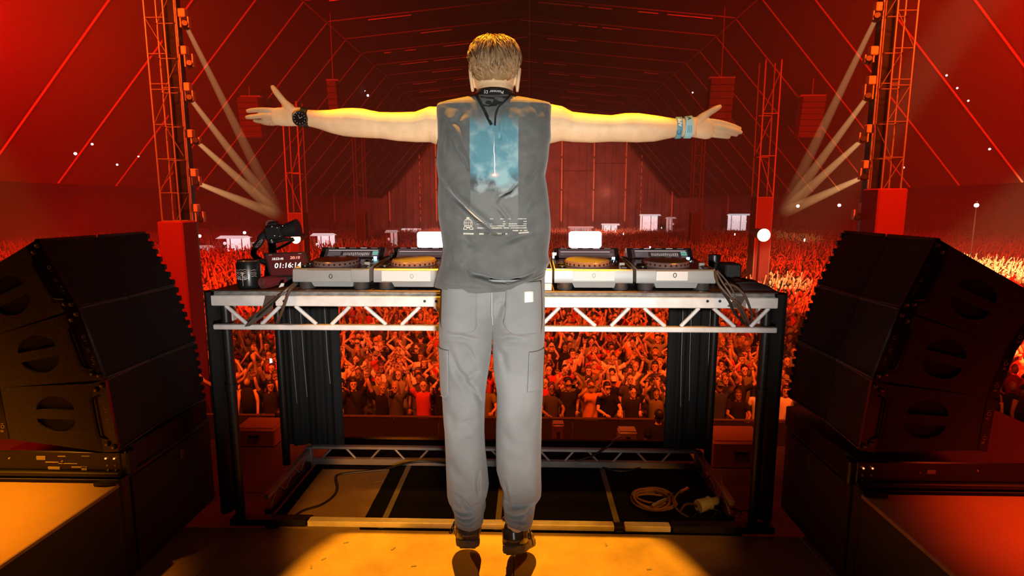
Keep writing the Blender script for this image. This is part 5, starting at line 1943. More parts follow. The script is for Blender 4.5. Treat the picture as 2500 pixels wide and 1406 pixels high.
cable('cable', [g(690, 1268, .02), g(715, 1262), g(742, 1246), g(785, 1232), g(815, 1210), g(823, 1190), g(819, 1170), g(830, 1158), g(900, 1150), g(950, 1146)], .0065, M_cab_bk, 'black cable curving over the plywood panel under the table', None)
cable('cable', [g(940, 1146), g(985, 1132, .05), g(1020, 1126, .07), g(1060, 1127, .06), g(1110, 1132, .03), g(1200, 1130, .02)], .006, M_cab_bk, 'black cable lying along the lower back truss behind the left leg', None)
cable('cable', [g(1325, 1132, .02), g(1390, 1128, .03), g(1440, 1115, .07), g(1470, 1100, .12), g(1490, 1085, .16), g(1500, 1074, .17), g(1515, 1066, .16)], .005, M_cab_bk, 'black cable climbing over the lower truss right of the man', None)
cable('cable', [g(1440, 1116, .04), g(1470, 1140, .012), g(1520, 1150, .008), g(1570, 1140, .012), g(1620, 1132, .012)], .005, M_cab_bk, 'black cable lying on the deck below the right half of the back truss', None)
coil = thing('coiled_cable', tuple(g(1590, 1228, 0)), 'coiled brown cable with brass connectors on the deck under the table', 'cable')
rng = random.Random(5)
cc = g(1592, 1228, 0)
for k in range(9):
    rx, ry = .075 + .006 * (k % 4) + rng.uniform(0, .012), .075 + .01 * (k % 3)
    ox, oy = rng.uniform(-.012, .012), rng.uniform(-.02, .03)
    h = .006 + .0075 * (k // 2)
    MB().tube([Vector((cc.x + ox + rx * math.cos(a), cc.y + oy + ry * math.sin(a), h + .003 * math.sin(2 * a + k))) for a in [2 * math.pi * i / 30 for i in range(31)]], .0052, 7, False).build('coil_loop', mat('copper_brown_cable', (0.22, 0.105, 0.05), 0.4), coil)
M_brass = mat('brass', (0.75, 0.5, 0.2), 0.3, metal=0.9)
p0, p1 = g(1592, 1236, .05), g(1626, 1219, .06)
MB().tube([p0, p0.lerp(p1, .5), p1], [.008, .009, .007], 12).build('brass_connector', M_brass, coil)
MB().tube(curve_pts([p1, g(1638, 1210, .06), g(1642, 1204, .055)], 4), .004, 6).build('cable_tail', M_cab_br, coil)
arcp = [g(1676, 1194, .07), g(1660, 1200, .075), g(1648, 1214, .06), g(1645, 1232, .03), g(1660, 1250, .012), g(1680, 1262, .008)]
MB().tube(curve_pts(arcp, 6), .005, 7).build('cable_tail', M_cab_br, coil)
MB().tube([g(1662, 1200, .074), g(1679, 1192, .07)], [.008, .007], 10).build('brass_connector', M_brass, coil)
cn = thing('power_connector', tuple(g(1745, 1230, 0)), 'grey round power connector with a yellow ring lying under the table', 'connector')
a_, b_ = g(1704, 1236, .035), g(1782, 1212, .045)
M_cgrey = mat('connector_grey', (0.33, 0.34, 0.32), 0.5)
u = (b_ - a_)
MB().tube([a_, a_ + u * .03, a_ + u * .3, a_ + u * .33], [.029, .031, .026, .03], 20).build('socket_shell', M_cgrey, cn)
MB().tube([a_ + u * .33, a_ + u * .36, a_ + u * .38, a_ + u * .72], [.031, .031, .019, .018], 20).build('grip', M_cgrey, cn)
MB().tube([a_ + u * .70, a_ + u * .9], [.023, .023], 20).build('yellow_ring', mat('yellow_plastic', (0.75, 0.38, 0.03), 0.4), cn)
for i in range(3):
    s0 = a_ + u * (.92) + Vector((.0, -.01 + .012 * i, -.012 + .006 * i))
    MB().tube([s0, s0 + Vector((.03, -.012, -.014 + .004 * i))], [.0045, .0045], 8).build('pin', M_chrome, cn)
MB().tube(curve_pts([a_, g(1690, 1230, .03), g(1672, 1232, .015), g(1662, 1245, .008)], 5), .006, 8).build('lead', M_cab_br, cn)
for k in range(7):
    x_ = 1690 + 16 * k
    cable('cable', [g(x_, 1262 - 5 * (k % 3), .008), g(x_ + 14, 1250 - 4 * k % 11, .016), g(x_ + 30, 1240 + 3 * (k % 4), .01), g(x_ + 44, 1250 + 6 * (k % 2), .007)], .0035, M_cab_bk, 'thin tangled black cable by the grey power connector, %s from the coil' % 'first second third fourth fifth sixth seventh'.split()[k], 'tangled cables under the table')
tag(MB().tube(curve_pts([f(1760, 1155, .2), g(1764, 1180, .12), g(1768, 1200, .06)], 5), .0035, 6).build('tie_rod', mat('pale_rod', (0.35, 0.28, 0.22), 0.5)), 'thin pale rod slanting down to the grey power connector', 'rod')
# things on the lower stage beyond
def lowbox(name, px, py, d, m, lab, cat):
    p = onz(px, py, -1.485)
    t = thing(name, (p.x, p.y, -1.485), lab, cat)
    MB().box((p.x, p.y, -1.485 + d[2] / 2), d, None, None, .015).build('body', m, t)
    MB().box((p.x, p.y, -1.485 + d[2] + .006), (d[0] * .9, d[1] * .85, .012)).build('lid', m, t)
    MB().box((p.x, p.y - d[1] / 2 - .006, -1.485 + d[2] * .6), (d[0] * .25, .012, .03)).build('handle', M_blackmetal, t)
    return t


lowbox('flight_case', 1788, 1120, (.62, .5, .30), mat('orange_lit_case', (0.55, 0.22, 0.08), 0.5), 'flat orange lit case beyond the right table leg', 'case')  # orange light on the case is put into its colour
lowbox('flight_case', 640, 1075, (.5, .4, .22), mat('orange_lit_case2', (0.55, 0.2, 0.07), 0.5), 'flat orange lit case beyond the left table leg', 'case')  # orange light on this case is put into its colour too
lowbox('stage_lamp_box', 1530, 1083, (.22, .18, .18), mat('lamp_box', (0.30, 0.22, 0.17), 0.5), 'small box with an orange top at the stage edge right of the man', 'box')
lowbox('equipment_box', 1362, 1082, (.14, .14, .26), mat('rack_box', (0.25, 0.12, 0.06), 0.5), 'small upright striped box at the stage edge beside the right knee of the man', 'box')

# ================================================================== THE TENT
ZG = -4.4
HX, HZ, RZZ = 15.2, 15.1, 16.6
ZE = 2.6            # eaves: the sides of the tent are open below
GX = HX + (HZ - ZE) / 1.135
M_mem = mat('tent_membrane', (0.016, 0.004, 0.004), 0.8, var=0.3, scale=0.15)
M_rib = mat('tent_rib', (0.15, 0.11, 0.08), 0.5)
M_truss = mat('truss_alu', (0.26, 0.18, 0.15), 0.45, metal=0.3)
sec = [(-GX, ZE), (-HX, HZ), (0, RZZ), (HX, HZ), (GX, ZE)]
tb2 = MB()
o_ = 0.45
outer = [(-GX - o_, ZE), (-HX - o_ * .6, HZ + o_ * .7), (0, RZZ + o_), (HX + o_ * .6, HZ + o_ * .7), (GX + o_, ZE)]
out2 = [(-GX - o_ - .1, ZE), (-HX - o_ * .6 - .06, HZ + o_ * .7 + .1), (0, RZZ + o_ + .1), (HX + o_ * .6 + .06, HZ + o_ * .7 + .1), (GX + o_ + .1, ZE)]
loop = outer + out2[::-1]
tb2.loft([[(x, -8.0, z) for x, z in loop], [(x, 105.0, z) for x, z in loop]])
ceil = struct(tb2.build('ceiling', M_mem, None, False))
k = 0
Y = 13.5
while Y < 104:
    for a, b in zip(sec[:-1], sec[1:]):
        MB().tube([(a[0], Y, a[1]), (b[0], Y, b[1])], .048, 6).build('rib', M_rib, ceil)
    # short pale bars added for the broken light glints along the ribs
    rg_ = random.Random(int(Y * 10))
    if Y > 30:
        for _ in range(5):
            xx = rg_.uniform(-13, 13)
            L = rg_.uniform(1.2, 3.4)
            zz = RZZ - abs(xx) * (RZZ - HZ) / HX - .22
            MB().box((xx, Y, zz), (L, .05, .05), Matrix.Rotation(math.atan((RZZ - HZ) / HX) * (1 if xx > 0 else -1), 3, 'Y')).build('rib_glint', mat('pale_glint', (0.62, 0.5, 0.45), 0.4), ceil)
    Y += 4.5
for (x, z) in ((-HX, HZ - .15), (HX, HZ - .15), (0, RZZ - .15)):
    MB().tube([(x, 3, z), (x, 104.5, z)], .06, 6).build('purlin', M_rib, ceil)

# end wall: hanging curtains between poles
WY = 104.0
M_cur = mat('end_curtain', (0.20, 0.13, 0.12), 0.8, var=0.25, scale=0.6)
rows, cols = 14, 760
P = np.zeros((rows, cols, 3))
for j in range(cols):
    x = -85 + 170 * j / (cols - 1)
    top_ = RZZ - abs(x) * (RZZ - HZ) / HX if abs(x) < HX else max(ZE + .6, HZ - (abs(x) - HX) * 1.135)
    for i in range(rows):
        v = i / (rows - 1)
        y = WY + .5 + .16 * math.sin(x * 4.1 + 2 * math.sin(v * 2)) * (.3 + v) + .12 * math.sin(x * 9.7)
        P[i, j] = (x, y, top_ + (ZG - top_) * v)
wall = grid_mesh('wall_back', P, M_cur, None, False, 0.05)
struct(wall)
M_pole = mat('lit_curtain_pole', (0.75, 0.45, 0.25), 0.4)  # the poles' orange lighting is put into this colour
for px in (815, 950, 1025, 1065, 1140, 1260, 1371, 1449, 1527, 1565, 1642, 1779):
    p = at(px, 470, WY)
    zt2 = at(px, 300 if px not in (815, 1779) else 345, WY).z
    zb2 = at(px, 540, WY).z
    MB().tube([(p.x, WY, ZG), (p.x, WY, zb2)], .12, 6).build('pole', M_cur, wall)
    n = 14 if px in (1025, 1565) else 3
    for s in range(n):
        za, zc = zb2 + (zt2 - zb2) * s / n, zb2 + (zt2 - zb2) * (s + (.6 if n > 3 else .94)) / n
        MB().tube([(p.x, WY, za), (p.x, WY, zc)], .16 if n == 3 else .1, 6).build('pole', M_pole, wall)
for (pa, pb, py) in ((1449, 1527, 400), (1449, 1527, 480), (1371, 1449, 418), (815, 950, 478), (1642, 1779, 372), (815, 880, 392)):
    a, b = at(pa, py, WY), at(pb, py, WY)
    MB().tube([(a.x, WY - .1, a.z), (b.x, WY - .1, b.z)], .07, 6).build('batten', M_cur, wall)

# ================================================================== TOWERS
def tower(name, cx, cy, w, ztop, lab, grp, bay=.75, r=.03, cover=None, zlow=ZG, M_truss=M_truss):
    t = thing(name, (cx, cy, ZG), lab, 'tower', grp)
    h = w / 2
    for sx in (-1, 1):
        for sy in (-1, 1):
            MB().cyl((cx + sx * h, cy + sy * h, ZG), (cx + sx * h, cy + sy * h, ztop), r, n=8).build('chord', M_truss, t)
    rx = MB().cyl((-h, 0, 0), (h, 0, 0), r * .62, n=6).mesh('rung', M_truss, True)
    ry = MB().cyl((0, -h, 0), (0, h, 0), r * .62, n=6).mesh('rung', M_truss, True)
    dg1 = MB().cyl((-h, 0, 0), (h, 0, bay), r * .45, n=6).mesh('brace', M_truss, True)
    dg2 = MB().cyl((h, 0, 0), (-h, 0, bay), r * .45, n=6).mesh('brace', M_truss, True)

    def put(me, loc):
        o = bpy.data.objects.new(me.name.split('.')[0], me)
        COL.objects.link(o)
        o.location = loc
        under(o, t)
    z = zlow
    i = 0
    while z < ztop - bay:
        for sy in (-1, 1):
            put(rx, (cx, cy + sy * h, z))
            if i % 4 == 3:
                put(rx, (cx, cy + sy * h, z + .12))
            if i % 2 == (0 if sy < 0 else 1):
                put(dg1 if i % 3 else dg2, (cx, cy + sy * h, z))
        for sx in (-1, 1):
            put(ry, (cx + sx * h, cy, z))
        z += bay
        i += 1
    if cover:
        zc, wd, m = cover
        c = MB().bb(cx - wd, cx + wd, cy - wd, cy + wd, ZG, zc, bev=.03).build('base_cover', m, t)
    return t


M_redc = mat('red_banner_cloth', (0.22, 0.004, 0.004), 0.8)
M_redd = mat('dull_red_cloth', (0.05, 0.003, 0.003), 0.8)
TWY = 13.0
xl0, xl1 = at(394, 500, TWY).x, at(438, 500, TWY).x
xr0, xr1 = at(2150, 470, TWY).x, at(2197, 470, TWY).x
tower('truss_tower', (xl0 + xl1) / 2, TWY + .2, xl1 - xl0, 15.5, 'tall lattice tower with a red base at the left of the stage front', 'stage towers', .76, .02, (at(420, 540, TWY).z, .30, M_redc))
tower('truss_tower', (xr0 + xr1) / 2, TWY + .2, xr1 - xr0, 15.5, 'tall lattice tower with a red base at the right of the stage front', 'stage towers', .76, .02, (at(2172, 460, TWY).z, .32, M_redc))
for (px, Yt, w, ptop, cov, lab) in ((725, 32, .78, 250, 520, 'slim tent mast behind the watch hand, left of the end wall'), (1861, 32, .82, 150, 482, 'slim tent mast with a dark red base right of the end wall'), (880, 62, 1.0, 330, 520, 'far tent mast in front of the end curtain left of the man'), (1700, 62, 1.0, 300, 520, 'far tent mast in front of the end curtain right of the man')):
    tower('tent_mast', at(px, 480, Yt).x, Yt, w, at(px, ptop, Yt).z, lab, 'masts inside the tent', 2.2 if Yt < 50 else 3.0, .045 if Yt < 50 else .07, (at(px, cov, Yt).z, w * .55, M_redd), at(px, cov, Yt).z, mat('mast_steel', (0.09, 0.06, 0.05), 0.5))
# dark lift columns beside the stage towers that carry the lamps
for (pa, pb, lab) in ((452, 470, 'dark lift column beside the left tower, carrying lamps'), (2128, 2112, 'dark lift column beside the right tower, carrying lamps')):
    x_ = at(pa, 500, 14).x
    t = thing('lamp_lift', (x_, 14, ZG), lab, 'column', 'lamp columns')
    MB().bb(x_ - .16, x_ + .16, 13.9, 14.2, ZG, 15.5).build('column', M_blackmetal, t)
    x2 = at(pb, 500, 13.9).x
    MB().cyl((x2, 13.85, ZG), (x2, 13.85, 15.5), .022, n=8).build('lamp_rail', M_truss, t)
    MB().bb(x_ - .4, x_ + .4, 13.7, 14.4, ZG, ZG + .4).build('base', M_blackmetal, t)

# moving lamps on the columns and their beams
M_lampbox = mat('lamp_base_shell', (0.55, 0.36, 0.20), 0.5)
M_lens = mat('lamp_lens', (0.8, 0.6, 0.4), 0.1, emit=(1.0, 0.72, 0.40), estr=5.0)
ord_ = ['topmost', 'second', 'third', 'fourth', 'fifth', 'lowest']


def moving_lamp(px, py, hx, hy, aim, lab, grp):
    Yp = 13.6
    p = at(px, py, Yp)
    q = at(hx, hy, Yp)
    t = thing('moving_lamp', tuple(p), lab, 'lamp', grp)
    MB().box(p, (.17, .16, .19), None, None, .015).build('base_box', M_lampbox, t)
    for s in (-1, 1):
        MB().bb(q.x + s * .09 - .015, q.x + s * .09 + .015, Yp - .05, Yp + .05, q.z - .06, p.z - .08).build('yoke_arm', M_lampbox, t)
    d = (Vector(aim) - q).normalized()
    MB().tube([q - d * .13, q - d * .05, q + d * .1, q + d * .13], [.06, .085, .085, .07], 14).build('lamp_head', M_blackmetal, t)
    MB().tube([q + d * .125, q + d * .137], [.066, .066], 14).build('lens', M_lens, t)
    return q + d * .14, d


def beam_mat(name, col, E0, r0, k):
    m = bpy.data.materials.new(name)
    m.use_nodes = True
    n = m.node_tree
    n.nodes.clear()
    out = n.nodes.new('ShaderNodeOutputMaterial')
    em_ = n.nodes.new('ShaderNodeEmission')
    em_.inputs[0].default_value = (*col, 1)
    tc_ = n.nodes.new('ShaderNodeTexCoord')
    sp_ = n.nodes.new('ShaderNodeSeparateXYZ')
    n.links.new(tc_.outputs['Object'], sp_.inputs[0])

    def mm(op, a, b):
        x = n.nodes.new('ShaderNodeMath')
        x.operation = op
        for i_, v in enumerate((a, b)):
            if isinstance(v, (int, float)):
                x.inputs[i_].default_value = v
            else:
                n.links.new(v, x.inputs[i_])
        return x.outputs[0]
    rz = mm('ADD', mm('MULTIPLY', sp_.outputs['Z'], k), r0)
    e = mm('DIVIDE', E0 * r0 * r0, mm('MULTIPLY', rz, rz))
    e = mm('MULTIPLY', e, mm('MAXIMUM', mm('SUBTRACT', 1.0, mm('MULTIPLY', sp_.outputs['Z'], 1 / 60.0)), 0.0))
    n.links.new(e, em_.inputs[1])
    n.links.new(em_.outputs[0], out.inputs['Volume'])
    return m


def beam(start, d, L, r0, k, m, lab, grp):  # self-glowing cone: the lit haze of the beam is put in as emission
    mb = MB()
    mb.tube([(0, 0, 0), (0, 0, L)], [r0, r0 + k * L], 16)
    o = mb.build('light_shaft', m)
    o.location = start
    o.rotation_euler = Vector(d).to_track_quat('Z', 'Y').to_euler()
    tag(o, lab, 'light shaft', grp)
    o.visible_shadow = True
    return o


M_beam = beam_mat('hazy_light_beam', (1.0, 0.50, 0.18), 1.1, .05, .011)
FL = at(684, 528, 75)
FR = at(1908, 522, 75)
Ls = [(446, 33, 453, 61), (449, 124, 464, 157), (457, 213, 464, 240), (464, 327, 479, 344), (473, 422, 480, 446), (477, 508, 490, 535)]
Rs = [(2145, 18, 2140, 42), (2132, 125, 2120, 146), (2127, 197, 2118, 236), (2122, 315, 2106, 340), (2114, 402, 2108, 432), (2108, 503, 2092, 530)]
for sd, lst, F in (('left', Ls, FL), ('right', Rs, FR)):
    for k, (bx, by, hx, hy) in enumerate(lst):
        s, d = moving_lamp(bx, by, hx, hy, F, ord_[k] + ' of the six moving lamps up the ' + sd + ' column', 'moving lamps on the ' + sd + ' column')
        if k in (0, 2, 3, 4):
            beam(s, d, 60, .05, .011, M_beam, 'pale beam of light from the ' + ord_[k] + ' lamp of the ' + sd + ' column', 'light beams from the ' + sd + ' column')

# hanging speaker arrays
for (x0_, x1_, y0_, y1_, lab) in ((578, 634, 236, 334, 'red lit hanging speaker array beyond the watch hand'), (797, 824, 196, 300, 'slim hanging speaker array above the left forearm'), (1737, 1788, 190, 304, 'red lit hanging speaker array beyond the right hand'), (1962, 2010, 234, 334, 'hanging speaker array left of the right stage tower')):
    Ya = 42
    a, b = at(x0_, y0_, Ya), at(x1_, y1_, Ya)
    t = thing('hanging_array', ((a.x + b.x) / 2, Ya, b.z), lab, 'speaker array', 'hanging speaker arrays')
    n = 7
    for i in range(n):
        z1, z0_ = a.z + (b.z - a.z) * i / n, a.z + (b.z - a.z) * (i + 1) / n
        MB().bb(a.x, b.x, Ya + .06 * i, Ya + .8 + .06 * i, z0_ + .02, z1 - .02).build('array_box', mat('array_shell', (0.03, 0.004, 0.004), 0.7), t, False)
    MB().cyl(((a.x + b.x) / 2, Ya + .4, a.z), ((a.x + b.x) / 2, Ya + .4, RZZ - .3 - abs(a.x) * .1), .03, n=6).build('hoist_chain', M_rib, t)
    MB().bb(a.x - .1, b.x + .1, Ya + .2, Ya + .6, a.z, a.z + .12).build('bumper', M_rib, t)

# small white lamps under the roof and round the hall
LN = {}
LO = 'first second third fourth fifth sixth seventh eighth ninth tenth eleventh twelfth'.split()
M_wl = mat('white_lamp', (0.9, 0.9, 0.85), 0.4, emit=(1.0, 0.93, 0.85), estr=4.0)
lampme = MB().sphere((0, 0, 0), .10, 10, 8).mesh('bulb', M_wl, True)
capme = MB().cyl((0, 0, .08), (0, 0, .2), .05, n=8).mesh('socket', M_blackmetal, True)
for (px, py, Yl, s) in sorted(((602, 18, 40, .7), (612, 23, 40, .9), (621, 31, 40, .8), (626, 44, 40, .7), (646, 52, 42, .5), (731, 106, 48, .6), (746, 116, 48, .7), (763, 126, 50, .8), (772, 136, 50, .7), (786, 146, 52, .6), (851, 191, 60, .9), (870, 215, 60, 1.1), (890, 221, 62, .9), (898, 233, 62, 1.2),
                        (1940, 21, 40, .8), (1948, 31, 40, 1.0), (1960, 19, 40, .7), (1950, 43, 40, .6), (1881, 82, 44, .7), (1888, 87, 44, .6), (2039, 57, 40, .6), (1956, 108, 46, .6), (2106, 15, 36, .6), (1691, 226, 62, .8), (1990, 263, 50, .9), (225, 352, 26, .5), (184, 375, 28, .7), (286, 402, 30, .5), (338, 382, 30, .4), (2311, 184, 26, .4), (2337, 215, 26, .4), (2364, 246, 26, .4), (2416, 364, 28, .5),
                        (597, 568, 60, 1.6), (487, 576, 58, 1.7), (1948, 503, 60, 1.6), (2049, 501, 60, 1.6), (2384, 501, 34, 1.2), (2206, 409, 26, .4))):
    p = at(px, py, Yl)
    where = ('under the roof right of the left tower' if px < 700 else 'in the slanting row left of his head') if px < 1000 and py < 300 and px > 500 else ('against the left tent slope' if px < 500 and py < 500 else ('against the right tent slope' if px > 2200 and py < 480 else ('under the roof left of the right tower' if py < 300 else 'on a post above the %s crowd, %s' % ('left' if px < 1000 else 'right', {597: 'by the camera', 487: 'by the tower', 1948: 'under the beams', 2049: 'by the lamp column', 2384: 'beyond the stack'}.get(px, 'far off')))))
    LN[where] = LN.get(where, 0) + 1
    if py < 480:
        where = where + ', ' + LO[LN[where] - 1] + ' from the left'
    t = thing('small_lamp', tuple(p), 'small white lamp ' + where, 'lamp', 'small white lamps in the tent')
    if py > 480:
        MB().cyl((p.x, p.y, ZG), (p.x, p.y, p.z - .05), .03, n=6).build('post', M_blackmetal, t)
    for me in (lampme, capme):
        o = bpy.data.objects.new(me.name.split('.')[0], me)
        COL.objects.link(o)
        o.location = p
        o.scale = (s, s, s)
        under(o, t)

# bright follow lamps and white blinder panels out in the crowd
M_ball = mat('follow_lamp_glow', (1, .9, .7), 0.3, emit=(1.0, 0.80, 0.42), estr=3.2)
for (px, py, rp, Yl, lab) in ((1865, 574, 15.5, 27, 'round glowing follow lamp above the crowd at the right'), (722, 583, 12, 27, 'round glowing follow lamp behind the swivel camera')):
    p = at(px, py, Yl)
    r_ = rp / FPX * Yl
    t = thing('follow_lamp', (p.x, p.y, ZG), lab, 'lamp', 'follow lamps in the crowd')
    MB().sphere(p, (r_, r_ * .35, r_), 24, 16).build('lens', M_ball, t)
    MB().tube([p + Vector((0, .1, 0)), p + Vector((0, 1.2, .1))], [r_ * .98, r_ * .6], 18).build('housing', M_blackmetal, t)
    MB().cyl((p.x, p.y + .5, ZG), (p.x, p.y + .5, p.z - r_ * .8), .05, n=8).build('stand', M_blackmetal, t)
M_blind = mat('white_blinder', (1, 1, 1), 0.3, emit=(1.0, 0.97, 0.92), estr=8.0)
for (x0_, x1_, y0_, y1_, lab) in ((1018, 1086, 566, 605, 'white glowing light panel left of the man above the players'), (1389, 1468, 565, 605, 'white glowing light panel right of the man above the players')):
    Yb = 30
    a, b = at(x0_, y0_, Yb), at(x1_, y1_, Yb)
    t = thing('blinder_lamp', ((a.x + b.x) / 2, Yb, ZG), lab, 'lamp', 'white light panels in the crowd')
    rr = .14
    pts = []
    for (cx_, cz_, a0) in ((b.x - rr, a.z - rr, 0), (a.x + rr, a.z - rr, 90), (a.x + rr, b.z + rr, 180), (b.x - rr, b.z + rr, 270)):
        for i in range(5):
            an = R(a0 + 22.5 * i)
            pts.append((cx_ + rr * math.cos(an), Yb, cz_ + rr * math.sin(an)))
    MB().prism(pts, (0, .06, 0)).build('glowing_face', M_blind, t, False)
    MB().bb(a.x, b.x, Yb + .065, Yb + .3, b.z, a.z, bev=.05).build('housing', M_blackmetal, t)
    for s in (.2, .8):
        x_ = a.x + (b.x - a.x) * s
        MB().cyl((x_, Yb + .2, ZG), (x_, Yb + .2, b.z + .05), .05, n=8).build('leg', M_blackmetal, t)

# lit bars at the edge of the hall
STALLS = []
M_stall = mat('lit_stall', (0.9, 0.9, 0.9), 0.6, emit=(0.80, 0.86, 0.90), estr=0.65)  # stall lighting is put in as glow of back, awning and shades
M_stallg = mat('dim_stall', (0.7, 0.6, 0.6), 0.6, emit=(0.55, 0.45, 0.44), estr=0.5)
for (x0_, x1_, y0_, y1_, dim, lab) in ((763, 806, 570, 603, 0, 'white lit bar stall right of the swivel camera'), (982, 1022, 558, 574, 0, 'white lit bar stall left of the glowing panel'), (944, 962, 562, 590, 1, 'narrow pale stall beyond the left players'), (1568, 1610, 523, 546, 0, 'white lit bar stall right of the man by the end curtain'), (1633, 1647, 530, 551, 1, 'narrow pale stall by the end curtain'), (1786, 1830, 522, 545, 0, 'white lit bar stall left of the right tent mast'),
                               (534, 592, 576, 601, 0, 'long lit bar stall with a lattice roof left of the camera'), (474, 506, 600, 650, 1, 'pale stall wall beside the left tower base'), (583, 612, 592, 620, 1, 'dim pale stall between the lattice bar and the camera'), (1391, 1446, 553, 566, 1, 'low pale stall behind the right glowing panel'), (1473, 1510, 546, 558, 0, 'low amber stall right of the glowing panel')):
    Ys = 92 if y0_ < 560 else 60
    if x0_ < 620 and x0_ != 583:
        Ys = 55
    a, b = at(x0_, y0_, Ys), at(x1_, y1_, Ys)
    t = thing('bar_stall', ((a.x + b.x) / 2, Ys, ZG), lab, 'stall', 'lit stalls round the hall')
    m = M_stallg if dim else M_stall
    STALLS.append((min(a.x, b.x) - .6, max(a.x, b.x) + .6, Ys - .7, Ys + 2.0))
    MB().bb(a.x, b.x, Ys + 1.4, Ys + 1.6, b.z - 1.2, a.z - .15).build('lit_back', m, t, False)
    MB().prism([(a.x - .2, Ys - .3, a.z - .25), (a.x - .2, Ys + .7, a.z), (a.x - .2, Ys + 1.7, a.z - .25), (a.x - .2, Ys + .7, a.z - .18)], (b.x - a.x + .4, 0, 0)).build('awning', m, t, False)
    MB().bb(a.x, b.x, Ys, Ys + .5, ZG, ZG + 1.15).build('counter', M_redd, t, False)
    for x_ in (a.x, (a.x + b.x) / 2, b.x):
        MB().cyl((x_, Ys - .1, ZG), (x_, Ys - .1, a.z - .2), .05, n=6).build('post', M_rib, t)
    for i in range(3):
        x_ = a.x + (b.x - a.x) * (i + .5) / 3
        MB().sphere((x_, Ys + .3, b.z + .25), .16, 8, 6).build('shade', m, t)

# barrier in front of the crowd
BY = 12.1
M_barr = mat('barrier_steel', (0.03, 0.022, 0.02), 0.5, metal=0.4)
for i in range(20):
    x_ = -10 + i
    t = thing('crowd_barrier', (x_ + .5, BY, ZG), 'black crowd barrier section, number %s from the left in the row' % ('one two three four five six seven eight nine ten eleven twelve thirteen fourteen fifteen sixteen seventeen eighteen nineteen twenty'.split()[i]), 'barrier', 'crowd barrier sections')
    MB().bb(x_ + .01, x_ + .99, BY, BY + .04, ZG + .05, ZG + 1.08).build('panel', M_barr, t, False)
    MB().tube([(x_ + .005, BY + .02, ZG + 1.12), (x_ + .995, BY + .02, ZG + 1.12)], .03, 8).build('top_rail', mat('barrier_rail', (0.12, 0.07, 0.06), 0.35, metal=0.5), t)
    MB().bb(x_ + .03, x_ + .97, BY - .6, BY, ZG, ZG + .04).build('foot_plate', M_barr, t, False)

# ================================================================== HAZE
hz_ = MB().bb(-80, 80, 4.4, 103.2, -4.38, 16.2).build('haze', None, None, False)
hm = bpy.data.materials.new('stage_haze')
hm.use_nodes = True
n = hm.node_tree
n.nodes.clear()
out = n.nodes.new('ShaderNodeOutputMaterial')
vs_ = n.nodes.new('ShaderNodeVolumeScatter')
vs_.inputs['Color'].default_value = (1, 1, 1, 1)
vs_.inputs['Density'].default_value = HAZE
vs_.inputs['Anisotropy'].default_value = 0.35
n.links.new(vs_.outputs[0], out.inputs['Volume'])
hz_.data.materials.clear()
hz_.data.materials.append(hm)
hz_['kind'] = 'stuff'
tag(hz_, 'thin red lit haze filling the tent above the crowd', 'haze')

# ================================================================== THE CROWD
SK = [mat('crowd_skin_fair', (0.62, 0.40, 0.27), 0.55), mat('crowd_skin_tan', (0.48, 0.28, 0.17), 0.55), mat('crowd_skin_deep', (0.26, 0.14, 0.08), 0.55)]
HR = [mat('crowd_hair_black', (0.012, 0.009, 0.008), 0.5), mat('crowd_hair_brown', (0.06, 0.03, 0.015), 0.5), mat('crowd_hair_fair', (0.34, 0.20, 0.09), 0.5)]
SHC = [('black', (0.012, 0.011, 0.011)), ('black', (0.02, 0.018, 0.018)), ('dark grey', (0.06, 0.055, 0.055)), ('white', (0.66, 0.62, 0.58)), ('red', (0.45, 0.04, 0.03)), ('dark blue', (0.03, 0.04, 0.09)), ('orange', (0.6, 0.25, 0.05)), ('grey', (0.22, 0.2, 0.19)), ('olive', (0.14, 0.13, 0.06))]
SH = [mat('crowd_shirt_%d' % i, c, 1.0, spec=0.1) for i, (n_, c) in enumerate(SHC)]
M_jn = mat('crowd_trousers', (0.03, 0.032, 0.045), 0.9)
M_dk = mat('crowd_face_dark', (0.03, 0.018, 0.014), 0.5)
M_ph = mat('phone_screen', (0.5, 0.6, 0.7), 0.3, emit=(0.75, 0.9, 1.0), estr=2.5)


def oval(c, rx, ry, n, tilt=0.0):
    return [(c[0] + rx * math.cos(2 * math.pi * k / n), c[1] + ry * math.sin(2 * math.pi * k / n), c[2] + tilt * math.sin(2 * math.pi * k / n)) for k in range(n)]


# arm poses: (upper arm dir, forearm dir) for the person's two sides, x outward
PO = {
    'both arms raised': [((.42, -.12, .9), (.12, -.25, .96))] * 2,
    'one arm raised': [((.35, -.2, .9), (.05, -.3, .95)), ((.25, .05, -.96), (.05, -.45, -.88))],
    'hands clapping overhead': [((.30, -.35, .88), (-.52, -.25, .82))] * 2,
    'arms resting on the barrier': [((.25, -.62, -.74), (-.35, -.93, -.05))] * 2,
    'holding both hands before the face': [((.25, -.75, .25), (-.5, -.35, .8))] * 2,
    'one fist in the air': [((.25, -.1, .96), (.1, -.05, .99)), ((.3, -.55, -.75), (-.5, -.6, .55))],
    'arms hanging down': [((.15, .02, -.98), (.05, -.25, -.96))] * 2,
    'arms spread in a wide V': [((.75, -.1, .62), (.45, -.2, .86))] * 2,
    'pointing at the stage': [((.15, -.8, .55), (.0, -.85, .5)), ((.35, -.15, .9), (.15, -.2, .96))],
    'hands held behind the head': [((.72, .05, .68), (-.75, .25, .55))] * 2,
}
PN = list(PO)


def dirv_(d, s):
    v = Vector((d[0] * s, d[1], d[2]))
    return v.normalized()


def arm_pts(pose, s):
    ua, fa = PO[pose][0 if s > 0 else 1]
    sh = Vector((.185 * s, 0, 1.40))
    el = sh + dirv_(ua, s) * .29
    wr = el + dirv_(fa, s) * .25
    return sh, el, wr, dirv_(fa, s)


